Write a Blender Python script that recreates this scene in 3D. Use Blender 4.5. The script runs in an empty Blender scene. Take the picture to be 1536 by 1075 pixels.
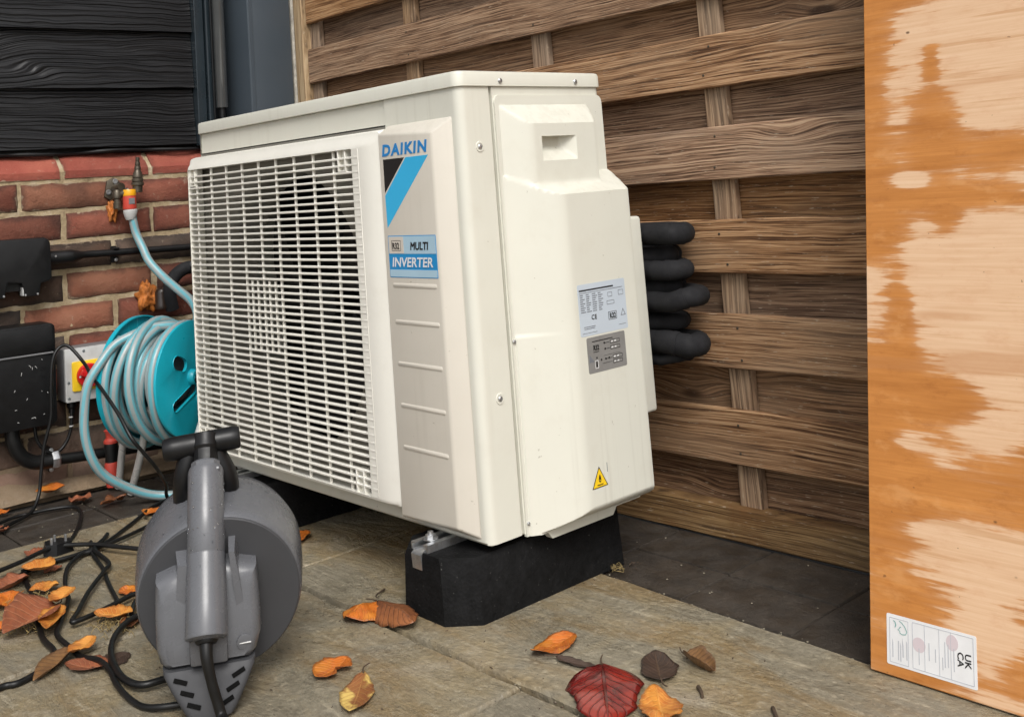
import bpy, bmesh, math, random
from mathutils import Vector, Matrix, noise as mnoise
rad = math.radians
PI = math.pi
random.seed(7)
scene = bpy.context.scene
COL = scene.collection

# ------------------------------------------------------------------ camera
cam_data = bpy.data.cameras.new("camera")
cam_data.sensor_width = 36.0
cam_data.sensor_fit = 'HORIZONTAL'
cam_data.lens = 1568.97 / 1536 * 36
cam_data.shift_x = (768 - 700.906) / 1536
cam_data.shift_y = (105.306 - 537.5) / 1536
cam_data.clip_start = 0.02
cam_data.clip_end = 500
cam = bpy.data.objects.new("camera", cam_data)
COL.objects.link(cam)
cam.matrix_world = (Matrix.Translation((1.2652, -1.0801, 0.6578)) @ Matrix.Rotation(0.8536, 4, 'Z')
                    @ Matrix.Rotation(PI / 2 + 0.1106, 4, 'X') @ Matrix.Rotation(-0.0738, 4, 'Z'))
scene.camera = cam

# ------------------------------------------------------------------ daylight
SUN_EL, SUN_AZ = rad(48), rad(-31)          # azimuth measured from +X towards +Y
world = bpy.data.worlds.new("World")
scene.world = world
world.use_nodes = True
wn = world.node_tree
wn.nodes.clear()
w_out = wn.nodes.new('ShaderNodeOutputWorld')
w_bg = wn.nodes.new('ShaderNodeBackground')
w_sky = wn.nodes.new('ShaderNodeTexSky')
w_sky.sky_type = 'NISHITA'
w_sky.sun_disc = False
w_sky.sun_elevation = SUN_EL
w_sky.sun_rotation = PI / 2 - SUN_AZ
w_sky.air_density = 1.0
w_sky.dust_density = 4.0
w_sky.ozone_density = 0.6
w_hsv = wn.nodes.new('ShaderNodeHueSaturation')   # overcast: the sky is nearly grey
w_hsv.inputs['Saturation'].default_value = 0.22
wn.links.new(w_sky.outputs[0], w_hsv.inputs['Color'])
wn.links.new(w_hsv.outputs[0], w_bg.inputs[0])
w_bg.inputs[1].default_value = 0.13
wn.links.new(w_bg.outputs[0], w_out.inputs[0])
sun_data = bpy.data.lights.new("sun", 'SUN')
sun_data.energy = 1.5
sun_data.angle = rad(26)
sun_data.color = (1.0, 0.975, 0.935)
sun = bpy.data.objects.new("sun", sun_data)
COL.objects.link(sun)
sd = Vector((math.cos(SUN_EL) * math.cos(SUN_AZ), math.cos(SUN_EL) * math.sin(SUN_AZ), math.sin(SUN_EL)))
sun.rotation_euler = sd.to_track_quat('Z', 'Y').to_euler()
vs = scene.view_settings
vs.view_transform = 'Standard'
vs.look = 'None'
vs.gamma = 1.0
vs.use_curve_mapping = False
vs.exposure = 0.41

# ------------------------------------------------------------------ helpers: objects
def tag(o, label=None, cat=None, group=None, kind=None):
    if label: o['label'] = label
    if cat: o['category'] = cat
    if group: o['group'] = group
    if kind: o['kind'] = kind
    return o

def empty(name, loc=(0, 0, 0), rz=0, rx=0, parent=None):
    o = bpy.data.objects.new(name, None)
    o.empty_display_size = 0.05
    COL.objects.link(o)
    o.location = loc
    o.rotation_euler = (rx, 0, rz)
    if parent: o.parent = parent
    return o

def finish(bm, name, smooth=None):
    bmesh.ops.recalc_face_normals(bm, faces=bm.faces[:])
    me = bpy.data.meshes.new(name)
    bm.to_mesh(me)
    bm.free()
    if smooth is not None:
        me.polygons.foreach_set('use_smooth', [True] * len(me.polygons))
        if smooth < 180:
            me.set_sharp_from_angle(angle=rad(smooth))
    me.update()
    return me

def obj(name, bm, m, parent=None, smooth=35):
    me = bm if isinstance(bm, bpy.types.Mesh) else finish(bm, name, smooth)
    if m is not None and not me.materials:
        for q in (m if isinstance(m, (list, tuple)) else [m]): me.materials.append(q)
    o = bpy.data.objects.new(name, me)
    COL.objects.link(o)
    if parent: o.parent = parent
    return o

def nb(): return bmesh.new()

def box(bm, x0, x1, y0, y1, z0, z1, bev=0.0, seg=1, mi=0):
    vs_ = [bm.verts.new((x, y, z)) for x in (x0, x1) for y in (y0, y1) for z in (z0, z1)]
    q = [(0, 1, 3, 2), (4, 6, 7, 5), (0, 4, 5, 1), (2, 3, 7, 6), (0, 2, 6, 4), (1, 5, 7, 3)]
    fs = [bm.faces.new([vs_[i] for i in f]) for f in q]
    for f in fs: f.material_index = mi
    if bev > 0:
        es = list({e for f in fs for e in f.edges})
        bmesh.ops.bevel(bm, geom=es, offset=bev, segments=seg, profile=0.5, affect='EDGES', clamp_overlap=True)
    return vs_

def spline(pts, sub=6, closed=False):
    P = [Vector(p) for p in pts]
    n = len(P)
    if sub <= 1: return P
    out = []
    rng = range(n if closed else n - 1)
    for i in rng:
        p0 = P[(i - 1) % n] if (closed or i > 0) else P[0] * 2 - P[1]
        p1 = P[i]; p2 = P[(i + 1) % n]
        p3 = P[(i + 2) % n] if (closed or i + 2 < n) else P[-1] * 2 - P[-2]
        for k in range(sub):
            t = k / sub
            out.append(0.5 * ((2 * p1) + (-p0 + p2) * t + (2 * p0 - 5 * p1 + 4 * p2 - p3) * t * t + (-p0 + 3 * p1 - 3 * p2 + p3) * t ** 3))
    if not closed: out.append(P[-1])
    return out

def tube(bm, pts, r, n=8, sub=6, caps=True, mi=0, uv=False):
    P = spline(pts, sub)
    m = len(P)
    rs = r if callable(r) else (lambda t: r)
    prev = None
    rings = []
    for i, p in enumerate(P):
        t = (P[min(i + 1, m - 1)] - P[max(i - 1, 0)])
        if t.length < 1e-9: t = Vector((0, 0, 1))
        t.normalize()
        if prev is None:
            a = Vector((0, 0, 1)) if abs(t.z) < 0.9 else Vector((1, 0, 0))
            u = t.cross(a).normalized()
        else:
            u = (prev - t * prev.dot(t))
            u = u.normalized() if u.length > 1e-6 else t.orthogonal().normalized()
        prev = u
        v = t.cross(u)
        R = rs(i / max(1, m - 1))
        rings.append([bm.verts.new(p + (u * math.cos(2 * PI * k / n) + v * math.sin(2 * PI * k / n)) * R) for k in range(n)])
    for i in range(m - 1):
        for k in range(n):
            f = bm.faces.new((rings[i][k], rings[i][(k + 1) % n], rings[i + 1][(k + 1) % n], rings[i + 1][k]))
            f.material_index = mi
            f.smooth = True
    if caps:
        for rg in (rings[0], rings[-1]):
            f = bm.faces.new(rg); f.material_index = mi
    return rings

def lathe(bm, prof, center=(0, 0, 0), axis=(0, 0, 1), n=24, mi=0):
    """prof: list of (radius, height along axis)"""
    ax = Vector(axis).normalized()
    u = ax.orthogonal().normalized(); v = ax.cross(u)
    c = Vector(center)
    rings = []
    for r, h in prof:
        if r < 1e-6: rings.append([bm.verts.new(c + ax * h)])
        else: rings.append([bm.verts.new(c + ax * h + (u * math.cos(2 * PI * k / n) + v * math.sin(2 * PI * k / n)) * r) for k in range(n)])
    for a, b in zip(rings, rings[1:]):
        for k in range(n):
            k2 = (k + 1) % n
            if len(a) == 1 and len(b) == 1: continue
            if len(a) == 1: f = bm.faces.new((a[0], b[k2], b[k]))
            elif len(b) == 1: f = bm.faces.new((a[k], a[k2], b[0]))
            else: f = bm.faces.new((a[k], a[k2], b[k2], b[k]))
            f.material_index = mi
    for rg in (rings[0], rings[-1]):
        if len(rg) > 1:
            f = bm.faces.new(rg); f.material_index = mi

def plate(bm, outer, holes, mp0, mp1, mi=0):
    """flat plate with holes between two mappings (2D -> 3D)"""
    loops0, loops1 = [], []
    edges0, edges1 = [], []
    for lp in [outer] + holes:
        a = [bm.verts.new(mp0(p)) for p in lp]
        b = [bm.verts.new(mp1(p)) for p in lp]
        for i in range(len(lp)):
            j = (i + 1) % len(lp)
            f = bm.faces.new((a[i], a[j], b[j], b[i])); f.material_index = mi
            edges0.append(bm.edges.get((a[i], a[j]))); edges1.append(bm.edges.get((b[i], b[j])))
    for es in (edges0, edges1):
        g = bmesh.ops.triangle_fill(bm, use_beauty=True, edges=es)
        for f in g['geom']:
            if isinstance(f, bmesh.types.BMFace): f.material_index = mi

def rrect(x0, x1, z0, z1, r, n=4):
    out = []
    for cx, cz, a0 in ((x1 - r, z1 - r, 0), (x0 + r, z1 - r, 90), (x0 + r, z0 + r, 180), (x1 - r, z0 + r, 270)):
        for k in range(n + 1):
            a = rad(a0 + 90 * k / n)
            out.append((cx + r * math.cos(a), cz + r * math.sin(a)))
    return out

def circ(cx, cz, r, n=48, ry=None):
    return [(cx + r * math.cos(2 * PI * k / n), cz + (ry or r) * math.sin(2 * PI * k / n)) for k in range(n)]

def loft(bm, rings, cap0=True, cap1=True, mi=0):
    vv = [[bm.verts.new(p) for p in r] for r in rings]
    n = len(rings[0])
    for a, b in zip(vv, vv[1:]):
        for k in range(n):
            f = bm.faces.new((a[k], a[(k + 1) % n], b[(k + 1) % n], b[k])); f.material_index = mi
    if cap0: bm.faces.new(vv[0]).material_index = mi
    if cap1: bm.faces.new(vv[-1]).material_index = mi
    return vv

def text_mesh(body, size, shear=0.0, bold=0.0, sx=1.0, ext=0.00015, center=False, spacing=1.0):
    cu = bpy.data.curves.new('lettering', 'FONT')
    cu.body = body; cu.size = size; cu.shear = shear; cu.extrude = ext; cu.bevel_depth = bold; cu.bevel_resolution = 0
    cu.space_character = spacing
    cu.resolution_u = 3
    if center: cu.align_x = 'CENTER'
    tmp = bpy.data.objects.new('lettering_tmp', cu)
    COL.objects.link(tmp)
    bpy.context.view_layer.update()
    dg = bpy.context.evaluated_depsgraph_get()
    me = bpy.data.meshes.new_from_object(tmp.evaluated_get(dg))
    bpy.data.objects.remove(tmp)
    me.materials.clear()
    me.polygons.foreach_set('use_smooth', [False] * len(me.polygons))
    me.transform(Matrix.Scale(0.06, 4, (0, 0, 1)))
    if sx != 1.0:
        me.transform(Matrix.Scale(sx, 4, (1, 0, 0)))
    return me

# ------------------------------------------------------------------ helpers: materials
class NT:
    def __init__(self, name):
        self.m = bpy.data.materials.new(name)
        self.m.use_nodes = True
        self.t = self.m.node_tree
        self.b = self.t.nodes['Principled BSDF']
    def n(self, kind, **kw):
        nd = self.t.nodes.new('ShaderNode' + kind)
        for k, v in kw.items(): setattr(nd, k, v)
        return nd
    def l(self, a, b): self.t.links.new(a, b)
    def set(self, **kw):
        for k, v in kw.items():
            k = k.replace('_', ' ')
            i = self.b.inputs[k]
            if hasattr(v, 'is_linked'): self.l(v, i)
            else: i.default_value = (*v, 1) if isinstance(v, tuple) and len(v) == 3 and i.type == 'RGBA' else v
    def math(self, op, a, b=None, c=None, clamp=False):
        nd = self.n('Math', operation=op); nd.use_clamp = clamp
        for i, v in enumerate((a, b, c)):
            if v is None: continue
            if hasattr(v, 'is_linked'): self.l(v, nd.inputs[i])
            else: nd.inputs[i].default_value = v
        return nd.outputs[0]
    def vmul(self, v, s, add=None):
        nd = self.n('VectorMath', operation='MULTIPLY_ADD')
        self.l(v, nd.inputs[0]); nd.inputs[1].default_value = s
        if add is not None:
            if hasattr(add, 'is_linked'): self.l(add, nd.inputs[2])
            else: nd.inputs[2].default_value = add
        return nd.outputs[0]
    def vadd(self, a, b):
        nd = self.n('VectorMath', operation='ADD'); self.l(a, nd.inputs[0])
        if hasattr(b, 'is_linked'): self.l(b, nd.inputs[1])
        else: nd.inputs[1].default_value = b
        return nd.outputs[0]
    def noise(self, v, scale=5, detail=4, rough=0.55, dist=0.0):
        nd = self.n('TexNoise')
        if v is not None: self.l(v, nd.inputs['Vector'])
        nd.inputs['Scale'].default_value = scale; nd.inputs['Detail'].default_value = detail
        nd.inputs['Roughness'].default_value = rough; nd.inputs['Distortion'].default_value = dist
        return nd.outputs['Fac']
    def mapr(self, v, a, b, c=0.0, d=1.0, smooth=True):
        nd = self.n('MapRange'); nd.interpolation_type = 'SMOOTHSTEP' if smooth else 'LINEAR'
        self.l(v, nd.inputs[0])
        for i, q in zip((1, 2, 3, 4), (a, b, c, d)): nd.inputs[i].default_value = q
        return nd.outputs[0]
    def ramp(self, v, stops):
        nd = self.n('ValToRGB'); e = nd.color_ramp.elements
        while len(e) < len(stops): e.new(0.5)
        for q, (p, c) in zip(e, stops): q.position = p; q.color = (*c, 1)
        self.l(v, nd.inputs[0]); return nd.outputs[0]
    def mix(self, f, a, b, mode='MIX'):
        nd = self.n('Mix', data_type='RGBA', blend_type=mode)
        for i, v in ((0, f), (6, a), (7, b)):
            if hasattr(v, 'is_linked'): self.l(v, nd.inputs[i])
            else: nd.inputs[i].default_value = (*v, 1) if isinstance(v, tuple) else v
        return nd.outputs[2]
    def bump(self, h, strength=0.3, dist=0.002, normal=None):
        nd = self.n('Bump'); nd.inputs['Strength'].default_value = strength; nd.inputs['Distance'].default_value = dist
        self.l(h, nd.inputs['Height'])
        if normal is not None: self.l(normal, nd.inputs['Normal'])
        return nd.outputs[0]
    def comb(self, x, y, z):
        nd = self.n('CombineXYZ')
        for i, v in enumerate((x, y, z)):
            if hasattr(v, 'is_linked'): self.l(v, nd.inputs[i])
            else: nd.inputs[i].default_value = v
        return nd.outputs[0]
    def sep(self, v):
        nd = self.n('SeparateXYZ'); self.l(v, nd.inputs[0]); return nd.outputs
    def coord(self): return self.n('TexCoord').outputs['Object']
    def pos(self): return self.n('NewGeometry').outputs['Position']
    def rand(self): return self.n('ObjectInfo').outputs['Random']
    def local_random(self):
        """object coordinates shifted by a per-object random amount"""
        r = self.rand()
        off = self.comb(self.math('MULTIPLY', r, 37.0), self.math('MULTIPLY', r, 91.0), self.math('MULTIPLY', r, 53.0))
        return self.vadd(self.coord(), off), r

def plain(name, col, rough=0.5, streak=0.0, **kw_):
    return plain_(name, col, rough, streak=streak, **kw_)
def plain_(name, col, rough=0.5, metal=0.0, streak=0.0, var=0.12, scale=12, bump=0.0, bscale=120, spec=0.5, coat=0.0, dirt=None, dirt_amt=0.4):
    k = NT(name)
    p = k.pos()
    f = k.noise(p, scale, 5, 0.6)
    d = tuple(max(0, c * (1 - var)) for c in col); l = tuple(min(1, c * (1 + var)) for c in col)
    c = k.ramp(f, [(0.3, d), (0.7, l)])
    if dirt:
        c = k.mix(k.mapr(k.noise(p, scale * 2.3, 8, 0.68), 0.5, 0.75, 0, dirt_amt), c, dirt)
    if streak:
        s1 = k.noise(k.vmul(p, (75, 75, 2.2)), 1, 4, 0.6); s2 = k.noise(p, 3.0, 3)
        c = k.mix(k.math('MULTIPLY', k.mapr(s1, 0.52, 0.72, 0, streak), k.mapr(s2, 0.4, 0.65)), c, (0.36, 0.33, 0.26))
        up = k.sep(k.n('NewGeometry').outputs['Normal'])[2]
        c = k.mix(k.math('MULTIPLY', k.mapr(up, 0.25, 0.7), k.mapr(k.noise(p, 45, 6, 0.7), 0.42, 0.7, 0, streak * 0.9)), c, (0.3, 0.27, 0.2))
        c = k.mix(k.mapr(k.noise(p, 85, 3, 0.6), 0.715, 0.745, 0, 0.55), c, (0.28, 0.25, 0.19))
    k.set(Base_Color=c, Metallic=metal, Specular_IOR_Level=spec, Coat_Weight=coat)
    k.set(Roughness=k.mapr(k.noise(p, scale * 1.7, 4), 0.3, 0.7, rough * 0.85, min(1, rough * 1.15)))
    if bump: k.set(Normal=k.bump(k.noise(p, bscale, 4, 0.6), bump, 0.001))
    return k.m

def wood(name, dark, mid, light, grey, grey_amt=0.5, ring=170, bump=0.6, rough=0.75, stains=0.0):
    k = NT(name)
    p, r = k.local_random()
    s = k.sep(p)
    w1 = k.noise(k.vmul(p, (2.2, 2, 7)), 1, 3, 0.5)
    vor = k.n('TexVoronoi'); vor.inputs['Scale'].default_value = 1.0; vor.inputs['Randomness'].default_value = 1.0
    k.l(k.vmul(p, (2.6, 0.0, 7.5)), vor.inputs['Vector'])
    d = vor.outputs['Distance']
    eye = k.mapr(d, 0.0, 0.3, 1, 0)
    zw = k.math('ADD', s[2], k.math('MULTIPLY', k.math('SUBTRACT', w1, 0.5), 0.03))
    zw = k.math('ADD', zw, k.math('MULTIPLY', eye, 0.02))
    g = k.noise(k.comb(k.math('MULTIPLY', s[0], 1.6), 0.0, k.math('MULTIPLY', zw, float(ring) * 1.6)), 1, 3, 0.65)
    fine = k.noise(k.comb(k.math('MULTIPLY', s[0], 9.0), k.math('MULTIPLY', s[1], 30.0), k.math('MULTIPLY', zw, 430.0)), 1, 3, 0.65)
    blot = k.noise(k.vmul(p, (3.0, 2, 11)), 1, 4, 0.6)
    gg = k.math('ADD', k.math('MULTIPLY', g, 0.55), k.math('MULTIPLY', fine, 0.45))
    c = k.ramp(gg, [(0.41, dark), (0.5, mid), (0.59, light)])
    c = k.mix(k.mapr(fine, 0.34, 0.46, 0.85, 0), c, tuple(q * 0.55 for q in dark))
    c = k.mix(k.mapr(blot, 0.42, 0.68, 0, grey_amt), c, k.mix(gg, tuple(q * 0.5 for q in grey), tuple(min(1, q * 1.5) for q in grey)))
    c = k.mix(k.mapr(d, 0.04, 0.1, 0.8, 0), c, tuple(q * 0.4 for q in dark))
    hs = k.n('HueSaturation'); k.l(c, hs.inputs['Color'])
    k.l(k.mapr(r, 0, 1, 0.8, 1.14, False), hs.inputs['Value'])
    k.l(k.mapr(k.math('FRACT', k.math('MULTIPLY', r, 7.31)), 0, 1, 0.85, 1.1, False), hs.inputs['Saturation'])
    c = hs.outputs[0]
    # worn pale specks where the surface is splintered
    sp = k.noise(k.vmul(p, (40, 60, 420)), 1, 3, 0.65)
    c = k.mix(k.mapr(sp, 0.62, 0.72, 0, 0.8), c, (0.45, 0.36, 0.26))
    if stains:
        c = k.mix(k.mapr(k.noise(p, 9, 5, 0.6), 0.5, 0.66, 0, stains), c, (0.16, 0.075, 0.025))
    k.set(Base_Color=c, Roughness=rough, Specular_IOR_Level=0.35)
    k.set(Normal=k.bump(gg, bump, 0.004))
    return k.m

def leaf_mat(name, base, edge, vein, rough=0.45, patch=None, amt=0.6):
    k = NT(name)
    uv = k.n('UVMap').outputs[0]
    s = k.sep(uv)
    a = k.math('ABSOLUTE', k.math('SUBTRACT', s[0], 0.5))
    mid = k.mapr(a, 0.012, 0.035, 1, 0)
    ph = k.math('FRACT', k.math('MULTIPLY', k.math('SUBTRACT', s[1], k.math('MULTIPLY', a, 0.55)), 9.0))
    vn = k.mapr(k.math('ABSOLUTE', k.math('SUBTRACT', ph, 0.5)), 0.05, 0.13, 0.8, 0)
    p = k.coord()
    nz = k.noise(p, 55, 6, 0.62)
    c = k.mix(k.mapr(nz, 0.38, 0.66), base, edge)
    if patch: c = k.mix(k.mapr(k.noise(p, 26, 3, 0.5), 0.48, 0.6, 0, amt), c, patch)
    rim = k.mapr(a, 0.36, 0.5, 0, 0.55)
    c = k.mix(rim, c, tuple(q * 0.45 for q in edge))
    v = k.math('MAXIMUM', mid, vn)
    c = k.mix(k.math('MULTIPLY', v, 0.6), c, vein)
    k.set(Base_Color=c, Roughness=rough, Specular_IOR_Level=0.5)
    h = k.math('ADD', k.math('MULTIPLY', v, -1.0), k.math('MULTIPLY', nz, 0.6))
    k.set(Normal=k.bump(h, 0.6, 0.0016))
    return k.m

M = {}
IV = (0.65, 0.642, 0.562)
M['ivory'] = plain('ivory_paint', IV, 0.38, streak=0.2, var=0.025, scale=6, bump=0.03, bscale=700, dirt=(0.46, 0.41, 0.32), dirt_amt=0.13)
M['ivory_grille'] = plain('ivory_plastic', (0.75, 0.73, 0.66), 0.42, var=0.03, scale=9, dirt=(0.5, 0.45, 0.36), dirt_amt=0.12)
M['ivory_panel'] = plain('ivory_panel_paint', (0.62, 0.58, 0.505), 0.36, streak=0.15, var=0.025, scale=5, bump=0.03, bscale=700, dirt=(0.46, 0.41, 0.32), dirt_amt=0.1)
M['shroud'] = plain('shroud_plastic', (0.22, 0.21, 0.18), 0.6, var=0.08, scale=8, dirt=(0.18, 0.16, 0.13), dirt_amt=0.5)
M['fan'] = plain('fan_plastic', (0.012, 0.012, 0.012), 0.5)
M['coil'] = plain('coil_metal', (0.01, 0.01, 0.01), 0.6)
M['steel'] = plain('galvanised_steel', (0.55, 0.56, 0.57), 0.33, metal=0.9, var=0.2, scale=60, dirt=(0.25, 0.22, 0.18), dirt_amt=0.5)
M['chrome'] = plain('zinc_tube', (0.6, 0.59, 0.56), 0.3, metal=0.25, var=0.1, scale=20)
M['rubber'] = None
M['foam_black'] = plain('pipe_insulation', (0.014, 0.014, 0.0155), 0.85, var=0.35, scale=25, bump=0.3, bscale=260, spec=0.25)
M['black'] = plain('black_plastic', (0.0065, 0.0065, 0.007), 0.4, var=0.3, scale=30, bump=0.06, bscale=500, spec=0.32)
M['black_matt'] = plain('black_rubber', (0.006, 0.006, 0.006), 0.42, var=0.3, scale=40, spec=0.35)
M['black_gloss'] = plain('black_gloss_paint', (0.006, 0.007, 0.008), 0.2, var=0.2, spec=0.3)
M['pipe_grey'] = plain('grey_gloss_pipe', (0.07, 0.073, 0.073), 0.16, var=0.1, coat=0.8)
M['slate'] = plain('slate_grey_aluminium', (0.05, 0.064, 0.078), 0.4, var=0.05, scale=4)
M['slate_dark'] = plain('dark_slate_trim', (0.016, 0.024, 0.03), 0.3, var=0.15, scale=8)
M['concrete'] = plain('concrete', (0.46, 0.43, 0.37), 0.9, var=0.35, scale=45, bump=0.5, bscale=180)
M['tool'] = plain('grey_tool_plastic', (0.105, 0.108, 0.117), 0.27, var=0.05, scale=30, bump=0.1, bscale=700)
M['tool_dark'] = plain('dark_grey_tool_plastic', (0.042, 0.043, 0.047), 0.65, var=0.08, scale=10, bump=0.12, bscale=900)
M['vent'] = plain('vent_painted_shade', (0.004, 0.004, 0.004), 0.9, spec=0.1)  # near-black colour standing in for the shade inside the slots
M['tool_brown'] = plain('yellow_plastic', (0.45, 0.33, 0.1), 0.4)
M['teal'] = plain('teal_plastic', (0.008, 0.33, 0.42), 0.32, var=0.06, scale=14)
M['yellow'] = plain('yellow_label', (0.85, 0.56, 0.02), 0.4, var=0.03)
M['red'] = plain('red_plastic', (0.55, 0.012, 0.012), 0.3, var=0.08)
M['coral'] = plain('coral_plastic', (0.5, 0.06, 0.04), 0.4, var=0.06)
M['lightgrey'] = plain('light_grey_plastic', (0.48, 0.48, 0.47), 0.4, var=0.05, dirt=(0.3, 0.28, 0.25), dirt_amt=0.3)
M['midgrey'] = plain('mid_grey_plastic', (0.16, 0.16, 0.165), 0.4)
M['orange_plastic'] = plain('amber_plastic', (0.75, 0.35, 0.01), 0.35, var=0.05)
M['brass'] = plain('tarnished_brass', (0.09, 0.075, 0.055), 0.42, metal=0.6, var=0.3, scale=60)
M['foam_orange'] = plain('sealing_foam', (0.42, 0.13, 0.02), 0.7, var=0.5, scale=70, bump=0.8, bscale=150)
M['brown_pipe'] = plain('brown_pipe_plastic', (0.03, 0.018, 0.013), 0.3, var=0.2)
M['white'] = plain('white_paper', (0.72, 0.72, 0.72), 0.5, var=0.05, scale=30)
M['label_blue'] = plain('pale_blue_label', (0.5, 0.56, 0.62), 0.4, var=0.03)
M['label_grey'] = plain('grey_label', (0.22, 0.215, 0.205), 0.45, var=0.08, scale=40)
M['ink'] = plain('black_print', (0.012, 0.012, 0.012), 0.45, var=0.1)
M['ink_grey'] = plain('grey_print', (0.16, 0.17, 0.19), 0.5, var=0.1)
M['ink_pale'] = plain('pale_grey_print', (0.42, 0.43, 0.46), 0.5, var=0.1)
M['ink_pink'] = plain('pale_pink_print', (0.58, 0.5, 0.52), 0.5, var=0.06)
M['ink_teal'] = plain('teal_print', (0.15, 0.35, 0.32), 0.5, var=0.1)
M['brand_blue'] = plain('blue_print', (0.02, 0.22, 0.55), 0.35, var=0.03)
M['cyan'] = plain('cyan_print', (0.04, 0.44, 0.76), 0.35, var=0.03)
M['badge_blue'] = plain('badge_blue_print', (0.015, 0.25, 0.55), 0.35, var=0.03)
M['badge_pale'] = plain('badge_pale_print', (0.38, 0.55, 0.66), 0.35, var=0.03)
M['badge_cream'] = plain('badge_cream_print', (0.6, 0.55, 0.48), 0.35, var=0.03)
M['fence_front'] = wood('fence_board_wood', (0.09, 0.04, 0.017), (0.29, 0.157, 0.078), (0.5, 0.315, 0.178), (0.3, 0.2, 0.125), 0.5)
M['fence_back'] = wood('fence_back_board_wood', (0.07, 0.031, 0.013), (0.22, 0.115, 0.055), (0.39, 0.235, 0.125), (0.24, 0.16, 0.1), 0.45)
M['batten'] = wood('fence_batten_wood', (0.14, 0.082, 0.045), (0.27, 0.17, 0.1), (0.4, 0.27, 0.16), (0.3, 0.23, 0.16), 0.4, ring=110, bump=0.35)
M['kickboard'] = wood('kickboard_wood', (0.08, 0.042, 0.018), (0.19, 0.112, 0.052), (0.31, 0.2, 0.1), (0.2, 0.14, 0.08), 0.4, ring=120, stains=0.7)
M['post_wood'] = wood('pale_timber', (0.3, 0.19, 0.09), (0.45, 0.3, 0.15), (0.58, 0.42, 0.24), (0.4, 0.3, 0.2), 0.3, ring=110, bump=0.2)

# rubber foot: recycled rubber granules
k = NT('recycled_rubber'); p = k.pos()
v = k.n('TexVoronoi'); v.inputs['Scale'].default_value = 190; k.l(p, v.inputs['Vector'])
gr = k.noise(p, 45, 6, 0.7)
c = k.ramp(gr, [(0.3, (0.003, 0.003, 0.003)), (0.72, (0.011, 0.011, 0.0115))])
c = k.mix(k.mapr(k.noise(p, 210, 3), 0.69, 0.75, 0, 0.7), c, (0.13, 0.13, 0.12))
k.set(Base_Color=c, Roughness=0.8, Specular_IOR_Level=0.14)
k.set(Normal=k.bump(v.outputs['Distance'], 0.5, 0.0016))
M['rubber'] = k.m

# brick
def brick_mat(name, a, b, burnt, mud=True):
    k = NT(name); p, r = k.local_random(); W = k.pos()
    c = k.mix(k.mapr(k.noise(p, 9, 4, 0.6), 0.35, 0.65), a, b)
    c = k.mix(k.mapr(k.noise(p, 5.5, 3, 0.5), 0.5, 0.68, 0, 0.85), c, burnt)
    sl = k.sep(k.coord())
    ex = k.math('SUBTRACT', 0.107, k.math('ABSOLUTE', k.math('SUBTRACT', sl[0], 0.107)))
    ez = k.math('SUBTRACT', 0.0322, k.math('ABSOLUTE', k.math('SUBTRACT', sl[2], 0.0322)))
    ed = k.math('ADD', k.math('MINIMUM', ex, ez), k.math('MULTIPLY', k.math('SUBTRACT', k.noise(p, 34, 5, 0.65), 0.5), 0.03))
    c = k.mix(k.mapr(ed, 0.0, 0.016, 0.8, 0), c, burnt)
    c = k.mix(k.mapr(k.math('ADD', ed, k.math('MULTIPLY', k.noise(p, 12, 3), 0.02)), 0.0075, 0.0105, 0.8, 0), c, (0.33, 0.25, 0.16))
    c = k.mix(k.mapr(k.noise(p, 60, 6, 0.7), 0.6, 0.74, 0, 0.6), c, (0.36, 0.28, 0.2))
    c = k.mix(k.mapr(k.noise(p, 95, 4, 0.7), 0.66, 0.74, 0, 0.7), c, (0.03, 0.02, 0.016))
    hs = k.n('HueSaturation'); k.l(c, hs.inputs['Color'])
    k.l(k.mapr(k.math('FRACT', k.math('MULTIPLY', r, 5.7)), 0, 1, 0.62, 1.15, False), hs.inputs['Value']); hs.inputs['Saturation'].default_value = 0.92; c = hs.outputs[0]
    z = k.sep(W)[2]
    mudf = k.mapr(k.math('ADD', z, k.math('MULTIPLY', k.noise(W, 11, 5, 0.65), 0.14)), 0.13, 0.22, 0.85, 0)
    c = k.mix(mudf, c, k.mix(k.noise(W, 30, 5, 0.6), (0.13, 0.085, 0.06), (0.3, 0.2, 0.15)))
    k.set(Base_Color=c, Roughness=0.85, Specular_IOR_Level=0.3)
    k.set(Normal=k.bump(k.noise(p, 75, 7, 0.75), 1.0, 0.005))
    return k.m
M['brick_red'] = brick_mat('red_brick', (0.2, 0.05, 0.027), (0.25, 0.075, 0.04), (0.085, 0.036, 0.024))
M['brick_orange'] = brick_mat('orange_brick', (0.27, 0.088, 0.042), (0.31, 0.12, 0.062), (0.13, 0.055, 0.032))
M['brick_brown'] = brick_mat('brown_brick', (0.13, 0.058, 0.035), (0.105, 0.062, 0.04), (0.05, 0.034, 0.026))
M['brick_grey'] = brick_mat('dark_brick', (0.085, 0.06, 0.045), (0.13, 0.085, 0.06), (0.045, 0.035, 0.03))
M['brick_plinth'] = brick_mat('plinth_brick', (0.27, 0.05, 0.027), (0.33, 0.075, 0.04), (0.2, 0.045, 0.026))
k = NT('buff_mortar'); p = k.pos()
c = k.ramp(k.noise(p, 22, 7, 0.68), [(0.28, (0.2, 0.145, 0.085)), (0.5, (0.42, 0.325, 0.2)), (0.72, (0.56, 0.47, 0.34))])
z = k.sep(p)[2]
c = k.mix(k.mapr(k.math('ADD', z, k.math('MULTIPLY', k.noise(p, 11, 5, 0.65), 0.14)), 0.12, 0.24, 0.75, 0), c, (0.2, 0.14, 0.095))
k.set(Base_Color=c, Roughness=0.92, Specular_IOR_Level=0.2, Normal=k.bump(k.noise(p, 110, 7, 0.75), 1.0, 0.006))
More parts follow.
